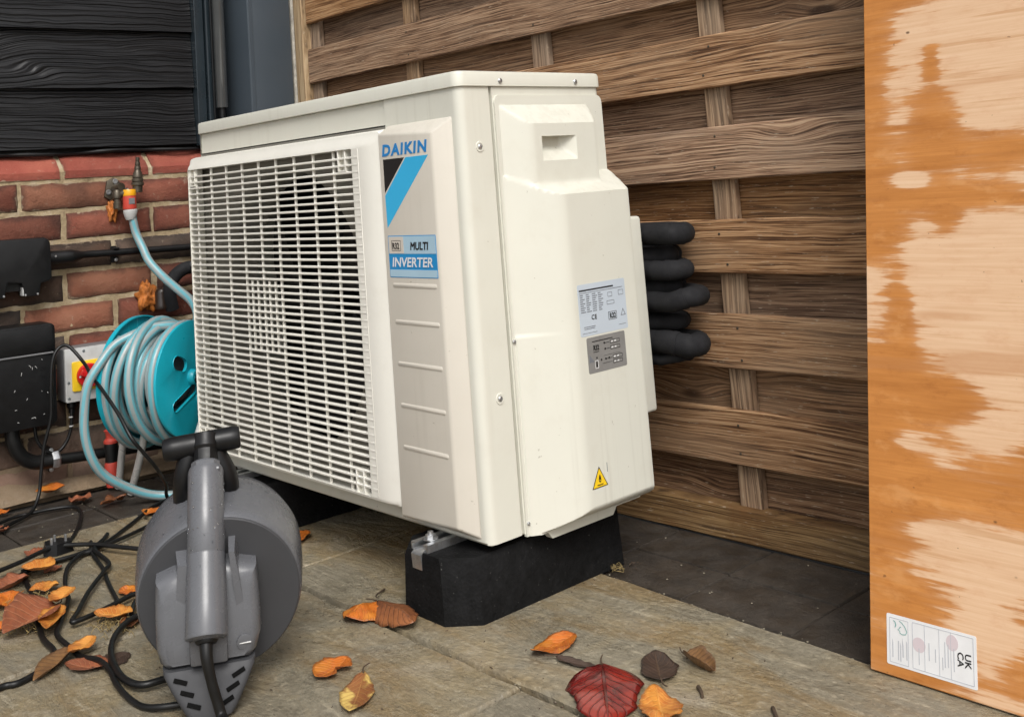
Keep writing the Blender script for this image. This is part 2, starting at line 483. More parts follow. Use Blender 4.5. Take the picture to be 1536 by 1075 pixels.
M['mortar'] = k.m

# black embossed weatherboard
k = NT('black_weatherboard'); p, r = k.local_random(); s = k.sep(p)
w1 = k.noise(k.vmul(p, (2.6, 2, 7)), 1, 3, 0.5)
vor = k.n('TexVoronoi'); vor.inputs['Scale'].default_value = 1; k.l(k.vmul(p, (2.0, 0, 5.0)), vor.inputs['Vector'])
zw = k.math('ADD', s[2], k.math('MULTIPLY', k.math('SUBTRACT', w1, 0.5), 0.075))
zw = k.math('ADD', zw, k.math('MULTIPLY', k.mapr(vor.outputs['Distance'], 0, 0.5, 1, 0), 0.05))
g = k.noise(k.comb(k.math('MULTIPLY', s[0], 1.6), 0.0, k.math('MULTIPLY', zw, 115.0)), 1, 1.5, 0.5)
k.set(Base_Color=k.ramp(g, [(0.3, (0.003, 0.003, 0.0035)), (0.7, (0.0075, 0.0075, 0.0085))]), Roughness=0.4, Specular_IOR_Level=0.3)
k.set(Normal=k.bump(k.mapr(g, 0.36, 0.62), 0.9, 0.0035))
M['cladding'] = k.m

# plywood: pale veneer with orange water stain
k = NT('stained_plywood'); p = k.coord(); s = k.sep(p)
jag = k.noise(k.vmul(p, (7, 1, 125)), 1, 4, 0.65)
big = k.noise(k.vmul(p, (4.2, 1, 6.2), (3.7, 0.0, 1.9)), 1, 3.5, 0.55)
acc = None
# (centre x, centre z, half width, half height, weight): where the water stain soaked in or dried out
for cx_, cz_, rx_, rz_, w_ in ((0.0, 0.75, 0.045, 0.26, .36), (0.10, 0.905, 0.16, 0.03, .22), (0.10, 0.70, 0.045, 0.085, .34), (0.10, 0.795, 0.012, 0.03, .2), (0.2, 0.665, 0.07, 0.03, .34), (0.03, 0.6, 0.06, 0.05, .25),
                               (0.15, 0.605, 0.12, 0.018, .3), (0.115, 0.575, 0.02, 0.02, .22), (0.02, 0.54, 0.04, 0.03, .15), (0.05, 0.45, 0.02, 0.06, .25), (0.04, 0.37, 0.07, 0.06, .34), (0.11, 0.345, 0.05, 0.025, .3), (0.02, 0.3, 0.04, 0.06, .3),
                               (0.1, 0.235, 0.16, 0.05, .34), (0.02, 0.15, 0.05, 0.1, .25), (0.09, 0.1, 0.08, 0.03, .2), (0.05, 0.02, 0.1, 0.05, .3), (0.19, 0.06, 0.03, 0.06, .2), (0.3, 0.3, 0.1, 0.2, .2), (0.42, 0.7, 0.1, 0.2, .25), (0.5, 0.2, 0.15, 0.15, .25),
                               (0.05, 0.285, 0.03, 0.012, -.3), (0.1, 0.185, 0.05, 0.012, -.25), (0.16, 0.155, 0.05, 0.03, -.25), (0.07, 0.63, 0.03, 0.012, -.3), (0.16, 0.09, 0.05, 0.02, -.2), (0.1, 0.265, 0.03, 0.01, -.2), (0.0, 0.49, 0.02, 0.02, -.2)):
    ex_ = k.math('MULTIPLY', k.math('SUBTRACT', s[0], cx_), 1 / rx_); ez_ = k.math('MULTIPLY', k.math('SUBTRACT', s[2], cz_), 1 / rz_)
    q_ = k.math('EXPONENT', k.math('MULTIPLY', k.math('ADD', k.math('MULTIPLY', ex_, ex_), k.math('MULTIPLY', ez_, ez_)), -1.0))
    q_ = k.math('MULTIPLY', q_, w_)
    acc = q_ if acc is None else k.math('ADD', acc, q_)
big2 = k.noise(k.vmul(p, (11, 1, 20), (1.7, 0.0, 4.9)), 1, 4, 0.6)
m_ = k.math('ADD', acc, k.math('ADD', k.math('MULTIPLY', big, 0.25), k.math('ADD', k.math('MULTIPLY', big2, 0.3), k.math('MULTIPLY', k.math('SUBTRACT', jag, 0.5), 0.56))))
st = k.math('ADD', k.math('MULTIPLY', k.mapr(m_, 0.39, 0.47), 0.72), k.math('MULTIPLY', k.mapr(m_, 0.3, 0.6), 0.28))
grn = k.noise(k.vmul(p, (5, 1, 260)), 1, 4, 0.65)
pale = k.ramp(grn, [(0.25, (0.64, 0.4, 0.23)), (0.55, (0.72, 0.48, 0.3)), (0.8, (0.76, 0.54, 0.36))])
org = k.ramp(k.noise(k.vmul(p, (4, 1, 40)), 1, 5, 0.65), [(0.3, (0.42, 0.155, 0.03)), (0.7, (0.62, 0.26, 0.065))])
org = k.mix(k.mapr(grn, 0.35, 0.65, 0, 0.3), org, (0.36, 0.125, 0.025))
mot = k.noise(k.vmul(p, (26, 1, 60)), 1, 5, 0.7)
org = k.mix(k.mapr(mot, 0.5, 0.72, 0, 0.5), org, (0.33, 0.11, 0.02))
org = k.mix(k.mapr(k.noise(k.vmul(p, (14, 1, 30), (5.0, 0.0, 2.0)), 1, 4, 0.6), 0.54, 0.68, 0, 0.45), org, (0.66, 0.33, 0.12))
pale = k.mix(k.mapr(mot, 0.48, 0.7, 0, 0.4), pale, (0.6, 0.33, 0.18))
pale = k.mix(k.mapr(k.noise(k.vmul(p, (3, 1, 75), (2.0, 0.0, 7.0)), 1, 4, 0.6), 0.58, 0.66, 0, 0.5), pale, (0.5, 0.25, 0.1))
c = k.mix(st, pale, org)
band = k.noise(k.vmul(p, (2.0, 1, 22)), 1, 3, 0.5)
c = k.mix(k.mapr(band, 0.56, 0.66, 0, 0.45), c, (0.46, 0.2, 0.07))
vor = k.n('TexVoronoi'); vor.inputs['Scale'].default_value = 1; k.l(k.vmul(p, (13, 1, 19)), vor.inputs['Vector'])
c = k.mix(k.mapr(vor.outputs['Distance'], 0.02, 0.05, 0.85, 0), c, (0.09, 0.04, 0.015))
c = k.mix(k.mapr(k.noise(k.vmul(p, (70, 1, 110)), 1, 2), 0.73, 0.77, 0, 0.6), c, (0.14, 0.06, 0.02))
k.set(Base_Color=c, Roughness=0.5, Specular_IOR_Level=0.4, Normal=k.bump(grn, 0.15, 0.001))
M['ply'] = k.m
k = NT('plywood_edge'); p = k.coord(); s = k.sep(p)
w = k.math('FRACT', k.math('MULTIPLY', s[1], 350.0))
k.set(Base_Color=k.mix(k.mapr(w, 0.45, 0.55), (0.5, 0.3, 0.14), (0.22, 0.1, 0.035)), Roughness=0.8, Normal=k.bump(k.noise(p, 200, 4), 0.5, 0.002))
M['ply_edge'] = k.m

# damp sandstone paving
k = NT('damp_sandstone'); p, r = k.local_random(); W = k.pos()
n1 = k.noise(W, 4.5, 6, 0.62, 0.6); n2 = k.noise(k.vmul(p, (3, 9, 3)), 1, 6, 0.62, 0.5)
base = k.ramp(n1, [(0.28, (0.155, 0.135, 0.095)), (0.44, (0.24, 0.212, 0.155)), (0.58, (0.28, 0.226, 0.138)), (0.74, (0.36, 0.315, 0.245))])
base = k.mix(k.mapr(n2, 0.46, 0.66, 0, 0.7), base, (0.235, 0.158, 0.07))
base = k.mix(k.mapr(k.noise(k.vmul(p, (9, 55, 6)), 1, 5, 0.65), 0.58, 0.68, 0, 0.5), base, (0.46, 0.4, 0.29))
base = k.mix(k.mapr(k.noise(W, 70, 5, 0.7), 0.52, 0.7, 0, 0.5), base, (0.47, 0.41, 0.3))
base = k.mix(k.mapr(k.noise(W, 38, 7, 0.7), 0.56, 0.74, 0, 0.6), base, (0.07, 0.058, 0.042))
base = k.mix(k.mapr(k.noise(W, 95, 6, 0.75), 0.35, 0.65, 0.3, 0.0), base, (0.06, 0.05, 0.035))
base = k.mix(k.mapr(k.noise(W, 160, 3, 0.6), 0.66, 0.72, 0, 0.8), base, (0.04, 0.03, 0.022))
hs = k.n('HueSaturation'); k.l(base, hs.inputs['Color']); k.l(k.mapr(r, 0, 1, 0.86, 1.1, False), hs.inputs['Value'])
wet = k.mapr(k.noise(W, 6, 5, 0.65), 0.4, 0.62)
k.set(Base_Color=hs.outputs[0], Specular_IOR_Level=0.5)
k.set(Roughness=k.mapr(k.math('ADD', wet, k.math('MULTIPLY', k.noise(W, 120, 3), 0.4)), 0.1, 1.2, 0.24, 0.6))
relief = k.math('ADD', k.math('MULTIPLY', k.noise(k.vmul(p, (5, 13, 5)), 1, 8, 0.62, 0.8), 1.0), k.math('MULTIPLY', k.noise(W, 110, 4, 0.6), 0.16))
k.set(Normal=k.bump(relief, 0.9, 0.014))
M['slab'] = k.m
k = NT('dark_paver'); p, r = k.local_random(); W = k.pos()
c = k.ramp(k.noise(W, 16, 7, 0.7), [(0.3, (0.018, 0.0138, 0.0098)), (0.7, (0.05, 0.039, 0.029))])
c = k.mix(k.mapr(k.noise(W, 150, 3), 0.68, 0.74, 0, 0.6), c, (0.14, 0.12, 0.09))
hs = k.n('HueSaturation'); k.l(c, hs.inputs['Color']); k.l(k.mapr(r, 0, 1, 0.8, 1.25, False), hs.inputs['Value'])
k.set(Base_Color=hs.outputs[0], Roughness=k.mapr(k.noise(W, 20, 4), 0.3, 0.7, 0.45, 0.8), Normal=k.bump(k.noise(W, 130, 6, 0.7), 0.8, 0.004))
M['paver'] = k.m
k = NT('soil_and_jointing'); p = k.pos()
c = k.ramp(k.noise(p, 40, 8, 0.72), [(0.3, (0.006, 0.0045, 0.003)), (0.6, (0.018, 0.014, 0.01)), (0.8, (0.1, 0.08, 0.058))])
k.set(Base_Color=c, Roughness=0.9, Normal=k.bump(k.noise(p, 140, 7, 0.75), 1.0, 0.008))
M['soil'] = k.m
M['grit'] = plain('pale_grit', (0.26, 0.23, 0.17), 0.8, var=0.5, scale=80)
M['twig'] = plain('dead_twig', (0.06, 0.038, 0.022), 0.8, var=0.4, scale=60)
M['straw'] = plain('dry_moss', (0.3, 0.22, 0.09), 0.8, var=0.4, scale=80)

# hose: teal and grey stripes along its length come from the UV made by the hose builder
k = NT('striped_hose'); uv = k.n('UVMap').outputs[0]; s = k.sep(uv)
w = k.math('FRACT', k.math('ADD', k.math('MULTIPLY', s[0], 4.0), 0.0))
c = k.mix(k.mapr(k.math('ABSOLUTE', k.math('SUBTRACT', w, 0.5)), 0.2, 0.28), (0.12, 0.34, 0.39), (0.27, 0.31, 0.31))
c = k.mix(k.mapr(k.noise(k.pos(), 40, 5), 0.55, 0.75, 0, 0.35), c, (0.2, 0.2, 0.18))
k.set(Base_Color=c, Roughness=0.33, Specular_IOR_Level=0.5)
M['hose'] = k.m

L_ORANGE = leaf_mat('orange_leaf', (0.5, 0.13, 0.012), (0.3, 0.065, 0.01), (0.55, 0.2, 0.03), patch=(0.6, 0.22, 0.02))
L_AMBER = leaf_mat('amber_leaf', (0.6, 0.26, 0.05), (0.42, 0.13, 0.02), (0.68, 0.33, 0.08), patch=(0.4, 0.13, 0.03), amt=0.35)
L_RED = leaf_mat('crimson_leaf', (0.2, 0.012, 0.01), (0.085, 0.01, 0.01), (0.04, 0.006, 0.006), rough=0.16, patch=(0.36, 0.03, 0.016))
L_DARK = leaf_mat('dark_brown_leaf', (0.055, 0.03, 0.02), (0.035, 0.02, 0.014), (0.1, 0.06, 0.035), rough=0.5)
L_BROWN = leaf_mat('brown_leaf', (0.24, 0.085, 0.03), (0.13, 0.045, 0.018), (0.1, 0.04, 0.02), patch=(0.33, 0.12, 0.04))
L_RUSSET = leaf_mat('russet_leaf', (0.28, 0.085, 0.035), (0.19, 0.06, 0.028), (0.36, 0.15, 0.07), rough=0.55)
L_BICOLOUR = leaf_mat('brown_and_yellow_leaf', (0.26, 0.1, 0.03), (0.2, 0.065, 0.02), (0.4, 0.2, 0.06), patch=(0.7, 0.5, 0.14), amt=0.9)
L_OCHRE = leaf_mat('ochre_leaf', (0.22, 0.115, 0.045), (0.13, 0.065, 0.03), (0.1, 0.05, 0.025), patch=(0.3, 0.15, 0.05))
#PART2

# ------------------------------------------------------------------ parents that keep children in world coordinates
WS = set()
def root(name, loc, label, cat, group=None):
    o = empty(name, loc); WS.add(o)
    return tag(o, label, cat, group)
_obj = obj
def obj(name, bm, m, parent=None, smooth=35):
    o = _obj(name, bm, m, parent, smooth)
    if parent in WS: o.matrix_parent_inverse = parent.matrix_basis.inverted()
    return o

def ragged(x0, x1, y0, y1, step=0.035, j=0.0025, skew=0.0, seed=0):
    rn = random.Random(seed); out = []
    def edge(ax, ay, bx, by):
        L = math.hypot(bx - ax, by - ay); n = max(2, int(L / step))
        for i in range(n):
            t = i / n
            out.append((ax + (bx - ax) * t + rn.uniform(-j, j), ay + (by - ay) * t + rn.uniform(-j, j)))
    f = lambda x: y1 + skew * x
    edge(x0, y0, x1, y0); edge(x1, y0, x1, f(x1)); edge(x1, f(x1), x0, f(x0)); edge(x0, f(x0), x0, y0)
    return out

# ------------------------------------------------------------------ ground
bm = nb()
box(bm, -60, 60, -60, 60, -0.3, -0.016)
ground = obj('ground', bm, M['soil'], None, None); tag(ground, kind='structure')
def slab(poly, m, name, top=0.0, inset=0.004):
    cx = sum(p[0] for p in poly) / len(poly); cy = sum(p[1] for p in poly) / len(poly)
    bm = nb()
    def ins(p, d):
        v = Vector((cx - p[0], cy - p[1])); v.normalize()
        return (p[0] - cx + v.x * d, p[1] - cy + v.y * d)
    r = [[(*ins(p, 0), -0.03) for p in poly], [(*ins(p, 0), -0.004) for p in poly], [(*ins(p, inset), 0.0) for p in poly]]
    loft(bm, r, cap0=False)
    o = obj(name, bm, m, ground, 40)
    o.location = (cx, cy, top)
    return o
rows = [(-0.1050, 0.249, [-1.05, -0.46, 0.98, 1.65, 2.3], -0.05), (-0.70, -0.1155, [-1.05, -0.42, 0.175, 0.78, 1.38, 2.3], 0),
        (-1.30, -0.708, [-1.05, -0.6, 0.25, 0.85, 1.5, 2.3], 0), (-1.90, -1.308, [-1.05, -0.3, 0.3, 0.9, 1.5, 2.3], 0)]
si = 0
for y0, y1, xs, sk in rows:
    for a, b in zip(xs, xs[1:]):
        si += 1
        slab(ragged(a + 0.0035, b - 0.0035, y0, y1, seed=si, skew=sk), M['slab'], 'paving_slab', random.Random(si).uniform(-0.0012, 0.0012))
for i in range(18):                       # dark pavers along the fence
    x = -1.25 + i * 0.2
    ya = 0.254 - 0.05 * x
    for jj in range(2):
        y0 = ya + jj * (0.51 - ya) / 2; y1 = ya + (jj + 1) * (0.51 - ya) / 2 - 0.0022
        slab(ragged(x + 0.001, x + 0.1985, y0, y1, 0.05, 0.0006, seed=100 + i * 2 + jj), M['paver'], 'block_paver', -0.004 + random.Random(i * 3 + jj).uniform(-0.001, 0.001), 0.002)
for i in range(11):                       # dark pavers along the house wall
    y = -1.95 + i * 0.2
    for jj in range(2):
        x0 = -1.335 + jj * 0.14
        slab(ragged(x0 + 0.002, x0 + 0.137, y + 0.002, y + 0.197, 0.05, 0.0012, seed=200 + i * 2 + jj), M['paver'], 'block_paver', -0.003 + random.Random(i * 5 + jj).uniform(-0.002, 0.001))

# ------------------------------------------------------------------ house wall (brick plinth, black weatherboard)
TH = PI / 2 - 0.0719
WLOC = (-1.386, 0, 0)
def wall_empty(name, label, cat, group=None):
    o = empty(name, WLOC, TH)
    return tag(o, label, cat, group)
house = wall_empty('house_wall', 'red and brown brick plinth wall with black grained weatherboard above', 'wall')
bm = nb(); gm = []
for i in range(181):
    u = -1.8 + 2.13 * i / 180; col_ = []
    for j in range(78):
        z = -0.02 + 0.787 * j / 77
        col_.append(bm.verts.new((u, 0.0034 + 0.0024 * mnoise.noise(Vector((u * 30, z * 45, 0))) + 0.0012 * mnoise.noise(Vector((u * 90, z * 120, 5))), z)))
    gm.append(col_)
for i in range(180):
    for j in range(77): bm.faces.new((gm[i][j], gm[i + 1][j], gm[i + 1][j + 1], gm[i][j + 1]))
obj('mortar', bm, M['mortar'], house, 180)
bm = nb(); box(bm, -1.8, 0.33, 0.012, 0.12, -0.02, 0.767); obj('backing', bm, M['mortar'], house, None)
bmeshes = {}
def brick_mesh(mat, v, half=False, cut=1.0):
    key = (mat, v, cut)
    if key not in bmeshes:
        rn = random.Random(hash((mat, v)) & 0xffff if False else v * 31 + len(mat) * 7)
        bm = nb(); L = 0.214 * cut
        nx = max(3, int(9 * cut)); pts = [(L * i / nx, 0) for i in range(nx)] + [(L, 0.0645 * i / 3) for i in range(3)] + [(L - L * i / nx, 0.0645) for i in range(nx)] + [(0, 0.0645 - 0.0645 * i / 3) for i in range(3)]
        pts = [(x + rn.uniform(-.0018, .0018), z + rn.uniform(-.0018, .0018)) for x, z in pts]
        mx, mz = L / 2, 0.03225
        ins = lambda x, z, d: (x + (d if x < mx * 0.1 else (-d if x > L - mx * 0.1 else 0)), z + (d if z < 0.008 else (-d if z > 0.0565 else 0)))
        loft(bm, [[(x, 0.04, z) for x, z in pts], [(x, 0.0035 + rn.uniform(-.0008, .0008), z) for x, z in pts], [(ins(x, z, 0.0032)[0], rn.uniform(-.0008, .0008), ins(x, z, 0.0032)[1]) for x, z in pts]], cap0=False)
        me = finish(bm, 'brick', 60); me.materials.append(M[mat]); bmeshes[key] = me
    return bmeshes[key]
rb = random.Random(21)
kinds = ['brick_red', 'brick_red', 'brick_brown', 'brick_orange', 'brick_grey', 'brick_brown', 'brick_brown']
fixed = {(0, 4): 'brick_brown', (1, 5): 'brick_orange', (1, 6): 'brick_grey', (1, 7): 'brick_red', (0, 8): 'brick_red', (3, 6): 'brick_brown', (4, 6): 'brick_grey'}
for kx in range(10):
    z0 = 0.741 - 0.075 * kx - 0.0645
    off = -0.004 if kx % 2 == 0 else -0.126
    i = 0
    u = off - 0.225 * 8
    while u < 0.33:
        cut = 1.0 if u + 0.214 < 0.33 else max(0.2, (0.33 - u) / 0.214)
        mat = fixed.get((kx, i - 0), rb.choice(kinds))
        o = obj('brick', brick_mesh(mat, rb.randrange(3), cut=round(cut, 2)), None, house)
        o.location = (u + rb.uniform(-.002, .002), rb.uniform(-0.001, 0.0012), z0 + rb.uniform(-.0012, .0012))
        u += 0.225; i += 1
def plinth_mesh(v):
    rn = random.Random(v); bm = nb(); L = 0.2135
    prof = [(0.0, 0), (0.0, 0.019), (0.004, 0.023), (0.05, 0.063), (0.07, 0.063), (0.07, 0)]
    loft(bm, [[(x, y, z) for y, z in prof] for x in (0, L)])
    for q in bm.verts: q.co += Vector((rn.uniform(-.0012, .0012),) * 3)
    me = finish(bm, 'plinth_brick', 30); me.materials.append(M['brick_plinth']); return me
bm = nb(); pr_ = [(0.004, -0.006), (0.004, 0.018), (0.008, 0.022), (0.053, 0.060), (0.07, 0.060), (0.07, -0.006)]
loft(bm, [[(x, y, z + 0.751) for y, z in pr_] for x in (-1.8, 0.33)]); obj('mortar', bm, M['mortar'], house, None)
pm = [plinth_mesh(v) for v in range(3)]
for i in range(9):
    u = -0.126 - 0.225 * 7 + 0.225 * i
    if u > 0.12: break
    o = obj('plinth_brick', rb.choice(pm), None, house); o.location = (u + 0.001, 0, 0.751)
for i in range(10):                        # weatherboards
    z0 = 0.829 + 0.1545 * i
    bm = nb()
    prof = [(0.022, 0.0), (0.0235, 0.004), (0.040, 0.175), (0.052, 0.175), (0.034, 0.0)]
    loft(bm, [[(x, y, z) for y, z in prof] for x in (-2.035, 0)])
    o = obj('weatherboard', bm, M['cladding'], house, 30); o.location = (0.235, 0.0, z0)
bm = nb()                                   # wavy damp course membrane under the lowest board
pts = [(-1.8 + 0.05 * i, 0.03 + 0.006 * math.sin(i * 1.7) + 0.004 * math.sin(i * 0.61), 0.8175 + 0.0022 * math.sin(i * 0.9)) for i in range(42)]
tube(bm, pts, 0.005, 6, 2)
obj('membrane', bm, M['black'], house)
bm = nb(); box(bm, -1.8, 0.33, 0.06, 0.12, 0.812, 2.4); obj('backing', bm, M['black_matt'], house, None)
bm = nb(); box(bm, 0.236, 0.262, 0.004, 0.058, 0.822, 2.4, 0.002); obj('corner_trim', bm, M['slate_dark'], house)
bm = nb(); box(bm, 0.2645, 0.287, -0.006, 0.058, 0.822, 2.4, 0.003); obj('corner_trim', bm, M['slate_dark'], house)
bm = nb(); box(bm, 0.2875, 0.335, 0.03, 0.058, 0.4, 2.4, 0.002); obj('corner_trim', bm, M['black_gloss'], house)
bm = nb()                                   # muddy mortar fillet at the foot of the wall
loft(bm, [[(x, y + 0.006 * math.sin(x * 23), z) for y, z in [(0.0, 0.0), (-0.028, 0.0), (-0.016, 0.016), (-0.001, 0.036 + 0.008 * math.sin(x * 17))]] for x in [-1.8 + 0.03 * i for i in range(71)]])
obj('footing', bm, M['mortar'], house, 50)

# drainpipe, slate post, concrete post
dp = root('drainpipe', (-1.33, 0.284, 0.915), 'glossy black round drainpipe beside the slate grey post', 'pipe')
bm = nb(); lathe(bm, [(0.0, 0.921), (0.015, 0.921), (0.0165, 0.924), (0.0165, 2.4), (0.0, 2.4)], (-1.335, 0.288, 0), n=24)
obj('pipe', bm, M['pipe_grey'], dp)
bm = nb(); lathe(bm, [(0.0, 0.86), (0.009, 0.86), (0.009, 0.93), (0.0, 0.93)], (-1.335, 0.288, 0), n=12); obj('spigot', bm, M['black'], dp)
bm = nb(); box(bm, -1.338, -1.33, 0.262, 0.268, 0.8, 2.4, 0.0015); obj('seal_strip', bm, M['black_gloss'], dp)
sp = root('corner_post', (-1.31, 0.4, 0), 'tall slate grey aluminium corner post between black cladding and timber fence', 'post')
bm = nb(); box(bm, -1.40, -1.25, 0.331, 0.466, 0.0, 2.4, 0.003, 2); obj('post', bm, M['slate'], sp)
bm = nb(); box(bm, -1.2497, -1.2475, 0.333, 0.345, 0.02, 2.4, 0.001); obj('edge_bead', bm, M['slate'], sp)
bm = nb()
box(bm, -1.335, -1.2685, 0.482, 0.575, -0.1, 2.0, 0.004, 1)
o = obj('concrete_post', bm, M['concrete']); tag(o, 'narrow rough grey concrete fence post behind slate grey post', 'post')

# ------------------------------------------------------------------ fence
fence = empty('fence', (0, 0.515, 0), 0.0127)
tag(fence, 'weathered brown timber fence of overlapping horizontal boards and pale battens', 'fence')
X0, X1 = -1.222, 1.75
def fboard(name, m, x0, x1, y0, y1, z0, z1, bev=0.0025, rz=0.0, seed=0):
    bm = nb(); cx = (x0 + x1) / 2; cz = (z0 + z1) / 2
    box(bm, x0 - cx, x1 - cx, y0, y1, z0 - cz, z1 - cz, bev, 1)
    o = obj(name, bm, m, fence, 40); o.location = (cx, 0, cz); o.rotation_euler = (rz, random.Random(seed).uniform(-.0008, .0008), 0)
    return o
for kx in range(10):
    z0 = 0.130 + 0.1688 * kx
    fboard('front_board', M['fence_front'], X0, X1, 0.0, 0.0135, z0, z0 + 0.097, seed=kx)
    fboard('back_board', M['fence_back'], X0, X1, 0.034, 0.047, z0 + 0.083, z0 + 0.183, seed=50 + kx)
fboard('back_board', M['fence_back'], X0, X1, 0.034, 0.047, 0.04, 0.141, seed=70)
fboard('kickboard', M['kickboard'], X0, X1, -0.004, 0.03, -0.004, 0.0555, 0.003, seed=71)
for bx in (-1.205, -0.778, -0.333, 0.108, 0.55, 0.99, 1.43):
    bm = nb(); box(bm, -0.9, 0.9, 0, 0.0185, -0.0245, 0.0245, 0.003, 1)
    o = obj('batten', bm, M['batten'], fence, 40)
    o.rotation_euler = (0, -PI / 2 + (0.012 if bx > 0 else 0), 0); o.location = (bx, 0.0147, 0.9)
bm = nb(); lathe(bm, [(0.0024, 0.001), (0.0024, -0.0006), (0.0016, -0.0011), (0, -0.0011)], (0, 0, 0), (0, 1, 0), 8)
nail = finish(bm, 'nail', 40); nail.materials.append(M['brass'])
for kx in range(7):
    for bx in (-0.778, -0.333, 0.108):
        for dz in (0.022, 0.075):
            o = obj('nail', nail, None, fence); o.location = (bx + random.uniform(-0.012, 0.012), -0.0002, 0.13 + 0.1688 * kx + dz + random.uniform(-0.006, 0.006))
bm = nb(); box(bm, -0.95, 0.95, 0, 0.045, -0.0215, 0.0215, 0.003, 1)
o = obj('frame_upright', bm, M['post_wood'], fence, 40); o.rotation_euler = (0, -PI / 2, 0); o.location = (-1.246, -0.012, 0.95)

# ------------------------------------------------------------------ heat pump outdoor unit
AC = root('outdoor_unit', (-0.45, 0.17, 0.107), 'ivory white outdoor air conditioning unit with fan grille and blue badge', 'air conditioner')
B, T = 0.1085, 0.8435
def ac(name, bm, m, sm=35, parent=None): return obj(name, bm, m, parent or AC, sm)
# cabinet shell: open profile swept upwards, rounded front right corner
def corner(cx, cy, r, a0, a1, n=7): return [(cx + r * math.cos(rad(a0 + (a1 - a0) * i / n)), cy + r * math.sin(rad(a0 + (a1 - a0) * i / n))) for i in range(n + 1)]
prof = [(-0.2, 0.0), (-0.03, 0.0)] + corner(-0.016, 0.016, 0.016, -90, 0) + [(0.0, 0.0655), (-0.001, 0.0665), (-0.010, 0.0667), (-0.010, 0.0715), (0.0, 0.0718)] + corner(-0.012, 0.323, 0.012, 0, 90, 4) + corner(-0.892, 0.323, 0.012, 90, 180, 4) + corner(-0.896, 0.008, 0.008, 180, 270, 3)
bm = nb()
zs = [B + 0.003, B + 0.006, 0.8175]
rings = []
for i, z in enumerate(zs):
    rings.append([bm.verts.new((x, y + (0.003 if i == 0 and y < 0.001 else 0), z)) for x, y in prof])
for a, b in zip(rings, rings[1:]):
    for i in range(len(prof) - 1): bm.faces.new((a[i], a[i + 1], b[i + 1], b[i]))
# inner faces give the sheet thickness at the open front
ac('cabinet', bm, M['ivory'])
for za_, zb_ in ((0.7705, 0.8172), (B + 0.004, 0.135)):
    bm = nb(); box(bm, -0.9, -0.2, 0.003, 0.02, za_, zb_, 0.001); ac('front_rail', bm, M['ivory'])
# lid
bm = nb()
def lidring(d, z):
    return [(x, y, z) for x, y in (corner(-0.017 - 0 + 0.003, 0.014, 0.018 - d, -90, 0, 7) + corner(-0.009, 0.325, 0.013 - d, 0, 90, 4) + corner(-0.895, 0.325, 0.013 - d, 90, 180, 4) + corner(-0.895, 0.009, 0.013 - d, 180, 270, 4))]
loft(bm, [lidring(0.003, 0.8178), lidring(0.0, 0.8185), lidring(0.0, T - 0.006), lidring(0.0018, T - 0.0018), lidring(0.007, T)])
ac('lid', bm, M['ivory'], 40)
# base tray and flange
bm = nb(); box(bm, -0.898, -0.006, 0.006, 0.328, B, B + 0.010, 0.002); ac('base_tray', bm, M['ivory'])
bm = nb()
fl = [(0.105, 0.112), (0.118, 0.096), (0.262, 0.096), (0.272, 0.108), (0.315, 0.108), (0.318, 0.113)]
plate(bm, fl, [], lambda p: (0.014, p[0], p[1]), lambda p: (0.0, p[0], p[1])); ac('base_flange', bm, M['ivory'])
# shroud with bell mouth
FC = (-0.57, 0.447); FR = 0.287
bm = nb()
plate(bm, [(-0.898, 0.132), (-0.2, 0.132), (-0.2, 0.774), (-0.898, 0.774)], [circ(FC[0], FC[1], FR, 64)], lambda p: (p[0], 0.003, p[1]), lambda p: (p[0], 0.005, p[1]))
rr = [(FR + 0.0005, 0.0035), (FR - 0.010, 0.008), (FR - 0.018, 0.018), (FR - 0.022, 0.035), (FR - 0.023, 0.088)]
pr = None
for r, y in rr:
    cur = [bm.verts.new((x, y, z)) for x, z in circ(FC[0], FC[1], r, 64)]
    if pr:
        for i in range(64): bm.faces.new((pr[i], pr[(i + 1) % 64], cur[(i + 1) % 64], cur[i]))
    pr = cur
ac('fan_shroud', bm, M['shroud'], 45)
bm = nb(); box(bm, -0.89, -0.21, 0.19, 0.2, 0.13, 0.78); box(bm, -0.21, -0.205, 0.008, 0.3, 0.13, 0.78); ac('coil', bm, M['coil'], None)
fan = None
bm = nb(); lathe(bm, [(0.0, -0.03), (0.03, -0.028), (0.052, -0.015), (0.055, 0.03), (0.0, 0.03)], (FC[0], 0.10, FC[1]), (0, 1, 0), 24); fan = ac('fan', bm, M['fan'])
for b_ in range(3):
    bm = nb(); g = []
    a0 = b_ * 2 * PI / 3 + 0.4
    for i in range(7):
        t = i / 6; r = 0.05 + 0.195 * t
        row = []
        for j in range(6):
            s = j / 5; a = a0 + (s - 0.3 * t) * (1.25 - 0.15 * t)
            row.append(bm.verts.new((FC[0] + r * math.cos(a), 0.07 + 0.06 * s + 0.01 * t, FC[1] + r * math.sin(a))))
        g.append(row)
    for i in range(6):
        for j in range(5): bm.faces.new((g[i][j], g[i + 1][j], g[i + 1][j + 1], g[i][j + 1]))
    ac('blade', bm, M['fan'], 180, fan)
